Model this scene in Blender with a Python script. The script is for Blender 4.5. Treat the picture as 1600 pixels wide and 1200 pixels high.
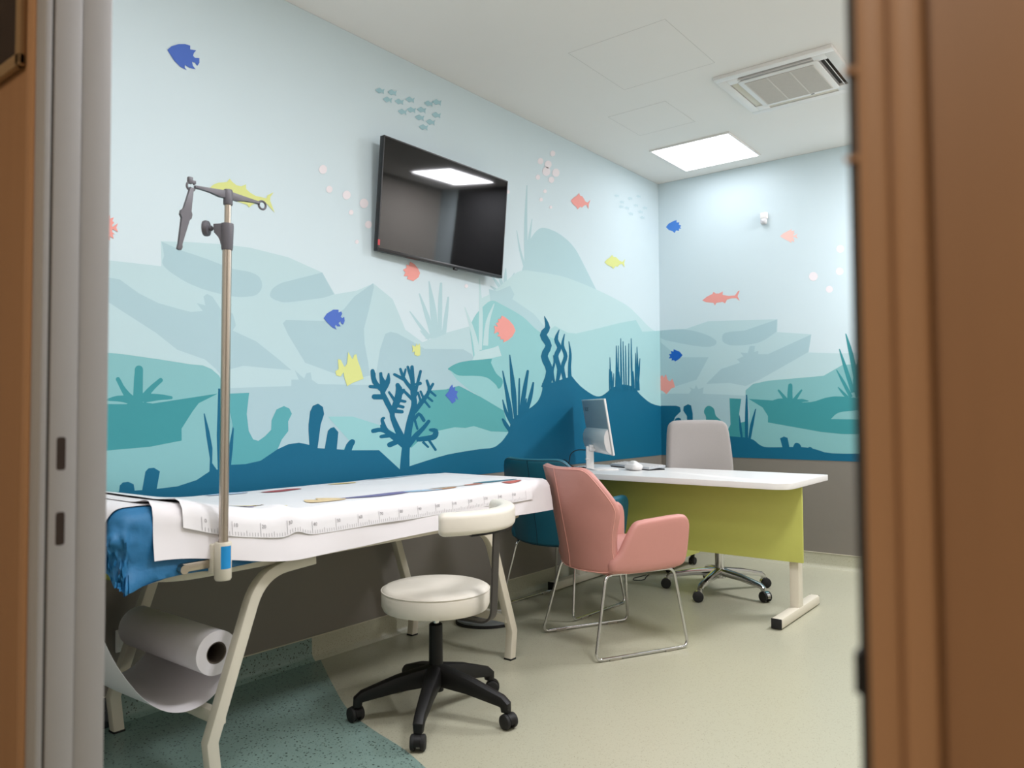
import bpy, bmesh, math, random
from mathutils import Vector, Matrix, noise
from math import pi, sin, cos, radians
random.seed(7)
for o in list(bpy.data.objects): bpy.data.objects.remove(o)
SC = bpy.context.scene
COL = SC.collection
V = Vector
# ------------------------------------------------------------------ camera, light, exposure
# room axes: mural wall is the plane x=0, the back wall y=0, the floor z=0, metres
cam_d = bpy.data.cameras.new('camera'); cam = bpy.data.objects.new('camera', cam_d); COL.objects.link(cam)
SC.camera = cam
cam_d.sensor_width = 36.0; cam_d.lens = 36.0*1192.67/1600
cam_d.clip_start = 0.02
yaw, pitch, roll = radians(38.0107), radians(1.9848), radians(-0.3463)
fwd = V((-sin(yaw)*cos(pitch), cos(yaw)*cos(pitch), sin(pitch)))
rt = V((cos(yaw), sin(yaw), 0)); up = rt.cross(fwd)
rt2 = rt*cos(roll)+up*sin(roll); up2 = -rt*sin(roll)+up*cos(roll)
m = Matrix((rt2, up2, -fwd)).transposed().to_4x4(); m.translation = (2.8315, -5.5573, 1.1068)
cam.matrix_world = m
cam_d.dof.use_dof = True; cam_d.dof.focus_distance = 3.6; cam_d.dof.aperture_fstop = 4.5
world = bpy.data.worlds.new('world'); SC.world = world; world.use_nodes = True
world.node_tree.nodes['Background'].inputs[0].default_value = (.6, .62, .65, 1)
world.node_tree.nodes['Background'].inputs[1].default_value = 0.02
SC.view_settings.view_transform = 'Standard'; SC.view_settings.look = 'None'
SC.view_settings.gamma = 1.0; SC.view_settings.use_curve_mapping = False
SC.view_settings.exposure = 0.0
PANEL_STRENGTH = 1.13          # room light panels (see light_panel for each one's level)
CORRIDOR_STRENGTH = 25.0      # corridor light panel behind the photographer
# ------------------------------------------------------------------ materials
def lin(c):
    r = []
    for v in c:
        v /= 255.0
        r.append(v/12.92 if v <= .04045 else ((v+.055)/1.055)**2.4)
    return r
MATS = {}
def mat(name, rgb, rough=.5, metal=0.0, var=.04, scale=40, bump=0.0, spec=.5, bscale=None, coat=0.0, rvar=0.0, sheen=0.0, trans=0.0):
    """procedural principled material: noise-varied colour, optional fine bump"""
    if name in MATS: return MATS[name]
    M = bpy.data.materials.new(name); M.use_nodes = True; MATS[name] = M
    nt = M.node_tree; N = nt.nodes; b = N['Principled BSDF']
    c = lin(rgb)
    tc = N.new('ShaderNodeTexCoord'); nz = N.new('ShaderNodeTexNoise')
    nz.inputs['Scale'].default_value = scale; nz.inputs['Detail'].default_value = 3
    nt.links.new(tc.outputs['Object'], nz.inputs['Vector'])
    ramp = N.new('ShaderNodeMix'); ramp.data_type = 'RGBA'
    ramp.inputs[6].default_value = [min(1, v*(1-var)) for v in c]+[1]
    ramp.inputs[7].default_value = [min(1, v*(1+var)) for v in c]+[1]
    nt.links.new(nz.outputs['Fac'], ramp.inputs[0]); nt.links.new(ramp.outputs[2], b.inputs['Base Color'])
    b.inputs['Roughness'].default_value = rough; b.inputs['Metallic'].default_value = metal
    b.inputs['Specular IOR Level'].default_value = spec
    b.inputs['Coat Weight'].default_value = coat
    if sheen: b.inputs['Sheen Weight'].default_value = sheen
    if trans: b.inputs['Subsurface Weight'].default_value = 0
    if bump:
        n2 = N.new('ShaderNodeTexNoise'); n2.inputs['Scale'].default_value = bscale or scale*6; n2.inputs['Detail'].default_value = 4
        nt.links.new(tc.outputs['Object'], n2.inputs['Vector'])
        bp = N.new('ShaderNodeBump'); bp.inputs['Strength'].default_value = bump; bp.inputs['Distance'].default_value = .002
        nt.links.new(n2.outputs['Fac'], bp.inputs['Height']); nt.links.new(bp.outputs[0], b.inputs['Normal'])
    return M
def emit_mat(name, rgb, strength):
    M = bpy.data.materials.new(name); M.use_nodes = True
    b = M.node_tree.nodes['Principled BSDF']
    b.inputs['Base Color'].default_value = (.8, .8, .8, 1)
    b.inputs['Emission Color'].default_value = lin(rgb)+[1]; b.inputs['Emission Strength'].default_value = strength
    return M
def vinyl_mat(name, base, flecks, amount=.5):
    """speckled sheet vinyl: voronoi flecks of two tones on a plain base"""
    M = bpy.data.materials.new(name); M.use_nodes = True; MATS[name] = M
    nt = M.node_tree; N = nt.nodes; b = N['Principled BSDF']; b.inputs['Roughness'].default_value = .34
    b.inputs['Specular IOR Level'].default_value = .4
    tc = N.new('ShaderNodeTexCoord'); prev = None
    nz = N.new('ShaderNodeTexNoise'); nz.inputs['Scale'].default_value = 260; nz.inputs['Detail'].default_value = 2
    nt.links.new(tc.outputs['Object'], nz.inputs['Vector'])
    mx = N.new('ShaderNodeMix'); mx.data_type = 'RGBA'
    c = lin(base); mx.inputs[6].default_value = [v*.92 for v in c]+[1]; mx.inputs[7].default_value = [min(1, v*1.08) for v in c]+[1]
    nt.links.new(nz.outputs['Fac'], mx.inputs[0]); prev = mx.outputs[2]
    for i, (rgb, sc, th) in enumerate(flecks):
        vo = N.new('ShaderNodeTexVoronoi'); vo.inputs['Scale'].default_value = sc
        mp = N.new('ShaderNodeMapping'); mp.inputs['Location'].default_value = (i*3.7, i*1.3, 0)
        nt.links.new(tc.outputs['Object'], mp.inputs[0])
        wn = N.new('ShaderNodeTexNoise'); wn.inputs['Scale'].default_value = sc*.8
        nt.links.new(mp.outputs[0], wn.inputs['Vector'])
        ad = N.new('ShaderNodeMix'); ad.data_type = 'VECTOR'; ad.inputs[0].default_value = .012
        nt.links.new(mp.outputs[0], ad.inputs[4]); nt.links.new(wn.outputs['Color'], ad.inputs[5])
        nt.links.new(ad.outputs[1], vo.inputs['Vector'])
        lt = N.new('ShaderNodeMath'); lt.operation = 'LESS_THAN'; lt.inputs[1].default_value = th
        nt.links.new(vo.outputs['Distance'], lt.inputs[0])
        # only some cells carry a fleck
        sp = N.new('ShaderNodeSeparateColor'); nt.links.new(vo.outputs['Color'], sp.inputs[0])
        gt = N.new('ShaderNodeMath'); gt.operation = 'LESS_THAN'; gt.inputs[1].default_value = amount
        nt.links.new(sp.outputs[0], gt.inputs[0])
        mu = N.new('ShaderNodeMath'); mu.operation = 'MULTIPLY'
        nt.links.new(lt.outputs[0], mu.inputs[0]); nt.links.new(gt.outputs[0], mu.inputs[1])
        m2 = N.new('ShaderNodeMix'); m2.data_type = 'RGBA'; m2.inputs[7].default_value = lin(rgb)+[1]
        nt.links.new(mu.outputs[0], m2.inputs[0]); nt.links.new(prev, m2.inputs[6]); prev = m2.outputs[2]
    nt.links.new(prev, b.inputs['Base Color'])
    return M
def wood_mat(name, c1, c2, rough=.45):
    M = bpy.data.materials.new(name); M.use_nodes = True; MATS[name] = M
    nt = M.node_tree; N = nt.nodes; b = N['Principled BSDF']; b.inputs['Roughness'].default_value = rough
    tc = N.new('ShaderNodeTexCoord'); mp = N.new('ShaderNodeMapping'); mp.inputs['Scale'].default_value = (30, 30, 1.2)
    nt.links.new(tc.outputs['Object'], mp.inputs[0])
    nz = N.new('ShaderNodeTexNoise'); nz.inputs['Scale'].default_value = 2; nz.inputs['Detail'].default_value = 5
    nt.links.new(mp.outputs[0], nz.inputs['Vector'])
    mx = N.new('ShaderNodeMix'); mx.data_type = 'RGBA'; mx.inputs[6].default_value = lin(c1)+[1]; mx.inputs[7].default_value = lin(c2)+[1]
    nt.links.new(nz.outputs['Fac'], mx.inputs[0]); nt.links.new(mx.outputs[2], b.inputs['Base Color'])
    return M
# ------------------------------------------------------------------ mesh helpers
def finish(bm, angle=38):
    bmesh.ops.remove_doubles(bm, verts=bm.verts, dist=1e-6)
    bmesh.ops.recalc_face_normals(bm, faces=bm.faces)
    a = radians(angle)
    for f in bm.faces: f.smooth = True
    for e in bm.edges:
        if len(e.link_faces) != 2 or e.calc_face_angle(0) > a: e.smooth = False
def obj(name, bm, material, parent=None, label=None, loc=None, rot=None, angle=38, recalc=True):
    if recalc: finish(bm, angle)
    me = bpy.data.meshes.new(name); bm.to_mesh(me); bm.free()
    for mm in (material if isinstance(material, (list, tuple)) else [material]): me.materials.append(mm)
    o = bpy.data.objects.new(name, me); COL.objects.link(o)
    if parent: o.parent = parent
    if loc is not None: o.location = loc
    if rot is not None: o.rotation_euler = rot
    if label: o['label'] = label
    return o
def tag(o, label, cat, group=None):
    o['label'] = label; o['category'] = cat
    if group: o['group'] = group
    return o
def thing(name, label, cat, loc=(0,0,0), rz=0.0, group=None):
    o = bpy.data.objects.new(name, None); COL.objects.link(o)
    o.location = loc; o.rotation_euler = (0, 0, rz); o.empty_display_size = .05
    return tag(o, label, cat, group)
def struct(o): o['kind'] = 'structure'; return o
def bx(bm, lo, hi, bev=0.0, seg=2):
    ps = [(lo[0] if i & 1 == 0 else hi[0], lo[1] if i & 2 == 0 else hi[1], lo[2] if i & 4 == 0 else hi[2]) for i in range(8)]
    vs = [bm.verts.new(p) for p in ps]; fs = []
    for q in ((0,2,3,1),(4,5,7,6),(0,1,5,4),(2,6,7,3),(0,4,6,2),(1,3,7,5)): fs.append(bm.faces.new([vs[i] for i in q]))
    if bev:
        es = list({e for f in fs for e in f.edges})
        bmesh.ops.bevel(bm, geom=es, offset=bev, segments=seg, affect='EDGES', profile=.5, clamp_overlap=True)
    return bm
def box(lo, hi, bev=0.0, seg=2): return bx(bmesh.new(), lo, hi, bev, seg)
def fillet(path, r, n=5, closed=False):
    P = [V(p) for p in path]; out = []; N = len(P)
    for i, p in enumerate(P):
        if not closed and i in (0, N-1): out.append(p); continue
        a = P[(i-1) % N]; c = P[(i+1) % N]; d1 = (a-p); d2 = (c-p)
        rr = min(r, d1.length*.49, d2.length*.49)
        q0 = p+d1.normalized()*rr; q2 = p+d2.normalized()*rr
        for k in range(n+1):
            t = k/n; out.append(q0*(1-t)**2+p*2*t*(1-t)+q2*t*t)
    return out
def sweep(bm, path, sec, binormal=None, closed=False, caps=True, scales=None):
    P = [V(p) for p in path]; N = len(P); rings = []; prev = None
    for i in range(N):
        if closed: t0 = (P[i]-P[(i-1) % N]).normalized(); t1 = (P[(i+1) % N]-P[i]).normalized()
        else:
            t0 = (P[i]-P[i-1]).normalized() if i else (P[1]-P[0]).normalized()
            t1 = (P[i+1]-P[i]).normalized() if i < N-1 else t0
        t = (t0+t1).normalized() if (t0+t1).length > 1e-6 else t1
        if binormal is not None:
            b = V(binormal).normalized(); n = b.cross(t).normalized(); k = 1/max(.35, t.dot(t1))
        else:
            if prev is None:
                h = V((0,0,1)) if abs(t.z) < .9 else V((1,0,0))
                n = (h-t*h.dot(t)).normalized()
            else: n = (prev-t*prev.dot(t)).normalized()
            prev = n; b = t.cross(n); k = 1.0
        s = scales[i] if scales else 1.0
        rings.append([bm.verts.new(P[i]+b*u*s+n*v*s*k) for u, v in sec])
    M = len(sec); R = N if closed else N-1
    for i in range(R):
        a = rings[i]; c = rings[(i+1) % N]
        for j in range(M): bm.faces.new((a[j], a[(j+1) % M], c[(j+1) % M], c[j]))
    if caps and not closed:
        bm.faces.new(rings[0][::-1]); bm.faces.new(rings[-1])
    return bm
def circ(r, n=10): return [(r*cos(2*pi*k/n), r*sin(2*pi*k/n)) for k in range(n)]
def rrect(w, h, r, n=3):
    out = []
    for cx, cy, a0 in ((w/2-r, h/2-r, 0), (-w/2+r, h/2-r, 90), (-w/2+r, -h/2+r, 180), (w/2-r, -h/2+r, 270)):
        for k in range(n+1):
            a = radians(a0+90*k/n); out.append((cx+r*cos(a), cy+r*sin(a)))
    return out
def tube(path, r, n=10, closed=False, scales=None): return sweep(bmesh.new(), path, circ(r, n), closed=closed, scales=scales)
def lathe(prof, n=32, bm=None, center=(0,0,0)):
    bm = bm or bmesh.new(); rings = []; c = V(center)
    for r, z in prof:
        if r < 1e-6: rings.append([bm.verts.new(c+V((0,0,z)))])
        else: rings.append([bm.verts.new(c+V((r*cos(2*pi*k/n), r*sin(2*pi*k/n), z))) for k in range(n)])
    for a, b in zip(rings, rings[1:]):
        for k in range(n):
            if len(a) == 1 and len(b) == 1: continue
            if len(a) == 1: bm.faces.new((a[0], b[k], b[(k+1) % n]))
            elif len(b) == 1: bm.faces.new((a[k], a[(k+1) % n], b[0]))
            else: bm.faces.new((a[k], a[(k+1) % n], b[(k+1) % n], b[k]))
    if len(rings[0]) > 1: bm.faces.new(rings[0][::-1])
    if len(rings[-1]) > 1: bm.faces.new(rings[-1])
    return bm
def prism(outline, f, h0, h1, bev=0.0, seg=2):
    """outline of 2-D points, f(u,v,h) -> 3-D point"""
    bm = bmesh.new()
    a = [bm.verts.new(f(u, v, h0)) for u, v in outline]; b = [bm.verts.new(f(u, v, h1)) for u, v in outline]
    n = len(outline); fa = bm.faces.new(a[::-1]); fb = bm.faces.new(b)
    for i in range(n): bm.faces.new((a[i], a[(i+1) % n], b[(i+1) % n], b[i]))
    if bev:
        bmesh.ops.bevel(bm, geom=list(set(fa.edges) | set(fb.edges)), offset=bev, segments=seg, affect='EDGES', profile=.5)
    return bm
def catmull(P, n=4, closed=True):
    P = [V(p) for p in P]; N = len(P); out = []
    for i in (range(N) if closed else range(N-1)):
        p1 = P[i]; p2 = P[(i+1) % N]; p0 = P[(i-1) % N] if closed or i else P[0]
        p3 = P[(i+2) % N] if closed or i < N-2 else P[-1]
        for k in range(n):
            t = k/n; out.append(.5*((2*p1)+(p2-p0)*t+(2*p0-5*p1+4*p2-p3)*t*t+(3*p1-p0-3*p2+p3)*t**3))
    if not closed: out.append(P[-1].copy())
    return out
def pillow(outline, thick, rad, f, K=4, inner=(.8,.55,.3), bulge=0.0, bm=None):
    """padded slab: rounded rim, slight dome; outline 2-D ccw, f(u,v,w) -> 3-D"""
    bm = bm or bmesh.new(); O = [V((p[0], p[1])) for p in outline]; n = len(O); nrm = []
    for i in range(n):
        t = (O[(i+1) % n]-O[i-1]).normalized(); nrm.append(V((-t.y, t.x)))
    area = sum(O[i].x*O[(i+1) % n].y-O[(i+1) % n].x*O[i].y for i in range(n))
    if area < 0: nrm = [-q for q in nrm]
    cen = sum(O, V((0,0)))/n
    def ring(ins, w): return [bm.verts.new(f(O[i].x+nrm[i].x*ins, O[i].y+nrm[i].y*ins, w)) for i in range(n)]
    mid = ring(0, 0)
    for sgn in (1, -1):
        last = mid
        for k in range(1, K+1):
            a = pi/2*k/K; r = ring(rad*(1-cos(a)), sgn*thick/2*sin(a))
            for i in range(n): bm.faces.new((last[i], last[(i+1) % n], r[(i+1) % n], r[i]))
            last = r
        for s in inner:
            r = []
            for i in range(n):
                p = O[i]+nrm[i]*rad; p = cen+(p-cen)*s
                r.append(bm.verts.new(f(p.x, p.y, sgn*(thick/2+bulge*(1-s*s)))))
            for i in range(n): bm.faces.new((last[i], last[(i+1) % n], r[(i+1) % n], r[i]))
            last = r
        c = bm.verts.new(f(cen.x, cen.y, sgn*(thick/2+bulge)))
        for i in range(n): bm.faces.new((last[i], last[(i+1) % n], c))
    return bm
def text_bm(s, size, f, extrude=0.0, align='CENTER'):
    """lettering mesh; f maps (u,v) in the text plane to 3-D"""
    cu = bpy.data.curves.new('lettering', 'FONT'); cu.body = s; cu.size = size; cu.align_x = align; cu.align_y = 'CENTER'
    cu.resolution_u = 2
    t = bpy.data.objects.new('lettering', cu); COL.objects.link(t)
    bpy.context.view_layer.update()
    dg = bpy.context.evaluated_depsgraph_get(); me = t.evaluated_get(dg).to_mesh()
    bm = bmesh.new(); bm.from_mesh(me)
    t.evaluated_get(dg).to_mesh_clear(); bpy.data.objects.remove(t); bpy.data.curves.remove(cu)
    for v in bm.verts: v.co = f(v.co.x, v.co.y)
    return bm
def grid(nu, nv, f, bm=None, thick=0.0):
    bm = bm or bmesh.new(); vs = [[bm.verts.new(f(i/nu, j/nv)) for j in range(nv+1)] for i in range(nu+1)]
    for i in range(nu):
        for j in range(nv): bm.faces.new((vs[i][j], vs[i+1][j], vs[i+1][j+1], vs[i][j+1]))
    if thick:
        bmesh.ops.recalc_face_normals(bm, faces=bm.faces)
        bmesh.ops.solidify(bm, geom=bm.faces[:], thickness=thick)
    return bm
def merge(*bms):
    out = bmesh.new()
    for b in bms:
        me = bpy.data.meshes.new('tmp'); b.to_mesh(me); b.free(); out.from_mesh(me); bpy.data.meshes.remove(me)
    return out
def xf(bm, M): bmesh.ops.transform(bm, matrix=M, verts=bm.verts); return bm
def dup(root, loc, rz, label, group=None):
    r = root.copy(); COL.objects.link(r); r.location = loc; r.rotation_euler = (0, 0, rz); r['label'] = label
    if group: r['group'] = group
    for ch in list(root.children):
        c = ch.copy(); COL.objects.link(c); c.parent = r
        for g in list(ch.children):
            d = g.copy(); COL.objects.link(d); d.parent = c
    return r
# ------------------------------------------------------------------ palette
m_wallgrey = mat('grey satin wall paint', (128,122,114), .5, var=.02, scale=8, bump=.05)
m_wallpale = mat('pale wall paint', (212,204,194), .6, var=.02, scale=8, bump=.05)
m_ceil = mat('white ceiling paint', (236,234,231), .8, var=.01, scale=6, bump=.04)
m_line = mat('ceiling joint', (206,205,201), .8)
MUR = {k: mat('mural print '+k, v, .6, var=.012, scale=3, spec=.25) for k, v in dict(
    base=(205,221,227), pale1=(184,210,215), pale2=(168,197,205), pale1b=(187,214,217), pale2b=(175,205,211), teal0=(166,205,208),
    teal1=(146,198,201), teal2=(130,184,188), teal3=(60,144,151), teal4=(88,164,171), teal5=(88,165,168), deep=(10,98,130),
    blue=(78,110,192), blue2=(22,94,186), blue3=(76,134,218), pink=(235,158,150), pinkpale=(240,200,192), yellow=(214,220,142), school=(160,197,206), school2=(190,213,220), bubble=(234,227,231)).items()}
m_floor = vinyl_mat('olive speckled vinyl', (176,174,153), [((152,144,122), 190, .30), ((128,120,102), 120, .16)], .35)
m_floorb = vinyl_mat('blue green speckled vinyl', (122,146,138), [((52,64,60), 95, .30), ((92,116,110), 120, .28)], .45)
m_vinyl_dark = vinyl_mat('very dark speckled vinyl', (22,28,36), [((90,100,110), 110, .2)], .3)
m_trimline = mat('cream joint line', (198,192,172), .5)
m_frame = mat('grey lacquered frame', (166,165,166), .42, var=.01)
m_wood = wood_mat('warm brown veneer', (152,112,78), (164,122,86))
m_woodl = wood_mat('light brown veneer edge', (172,130,94), (182,138,100))
m_gasket = mat('dark rubber gasket', (40,36,32), .6)
m_dark = mat('dark recess', (46,32,22), .8)
m_white = mat('white lacquer', (232,230,228), .35, var=.01)
m_cream = mat('cream powder coat', (214,207,190), .4, var=.015)
m_black = mat('black plastic', (10,9,9), .5, var=.1, bump=.1, spec=.35)
m_rubber = mat('black rubber', (22,22,22), .7)
m_chrome = mat('chrome', (205,205,205), .08, 1.0, var=.01)
m_steel = mat('brushed steel', (188,178,166), .28, 1.0, var=.03)
m_darkgrey = mat('dark grey plastic', (92,90,96), .45, var=.05)
m_green = mat('lime green panel', (190,192,98), .45, var=.02)
m_greenv = mat('green vinyl', (118,128,40), .4, var=.03, bump=.15)
m_pink = mat('pink leatherette', (197,138,129), .45, var=.02, bump=.22, bscale=900)
m_pinks = mat('pink piping', (238,176,164), .5)
m_teal = mat('teal leatherette', (18,92,112), .42, var=.03, bump=.22, bscale=900)
m_teals = mat('teal piping', (4,38,52), .5)
m_grey = mat('grey chair fabric', (150,145,142), .85, var=.04, scale=200, bump=.3, sheen=.2)
m_whitev = mat('white leatherette', (226,220,208), .45, var=.015, bump=.12, bscale=800)
m_paper = mat('white paper', (226,222,224), .75, var=.01, scale=12)
m_paper2 = mat('glossy chart paper', (230,228,230), .5, var=.01, scale=12)
m_core = mat('cardboard core', (92,82,72), .8)
m_bluesheet = mat('blue nonwoven sheet', (28,104,150), .6, var=.1, scale=25, bump=.4, bscale=90)
m_screen = mat('glossy black screen', (10,10,11), .04, var=.02, spec=.45)
m_tvbody = mat('black television body', (22,22,24), .35)
m_silver = mat('silver plastic', (188,192,196), .35, .3)
m_lblue = mat('blue label print', (20,140,205), .4)
m_ink = mat('grey print ink', (150,146,150), .6)
m_red = mat('red sticker', (190,50,60), .4)
# ------------------------------------------------------------------ room shell
RW, FY, CZ = 3.25, -5.10, 2.93
MZ = .744
floor = struct(obj('floor', box((-.1,-7.4,-.08), (4.6,.1,0)), m_floor))
# blue-green inlay welded into the sheet vinyl beside the door
edge = catmull([(-.0,-3.35,0), (.03,-3.372,0), (.324,-3.54,0), (.583,-3.675,0), (.78,-3.735,0), (1.05,-3.80,0), (1.35,-3.95,0), (1.55,-4.3,0), (1.6,-4.7,0), (1.6,-5.1,0)], 5, False)
ol = [(p.x, p.y) for p in edge]+[(0,-5.1)]
obj('floor_inlay', prism(ol, lambda u, v, h: V((u, v, h)), -.002, .0006), m_floorb, floor, 'blue green speckled floor inlay')
ol = [(0,-5.1), (0,-4.265), (.05,-4.275), (.12,-4.33), (.12,-5.1)]
ceiling = struct(obj('ceiling', box((-.1,-5.2,CZ), (RW+.1,.1,CZ+.1)), m_ceil))
def hatch(x0, x1, y0, y1):
    h = obj('access_hatch', box((x0+.004,y0+.004,CZ-.0006), (x1-.004,y1-.004,CZ+.002)), m_ceil, ceiling, 'flush ceiling access hatch')
    w = .0025; bm = bmesh.new()
    for a, b in (((x0,y0),(x1,y0+w)), ((x0,y1-w),(x1,y1)), ((x0,y0),(x0+w,y1)), ((x1-w,y0),(x1,y1))): bx(bm, (a[0],a[1],CZ-.0004), (b[0],b[1],CZ+.001))
    obj('hatch_frame', bm, m_line, h)
hatch(.418,.812,-1.485,-1.07)
hatch(.70,1.245,-2.35,-1.775)
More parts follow.
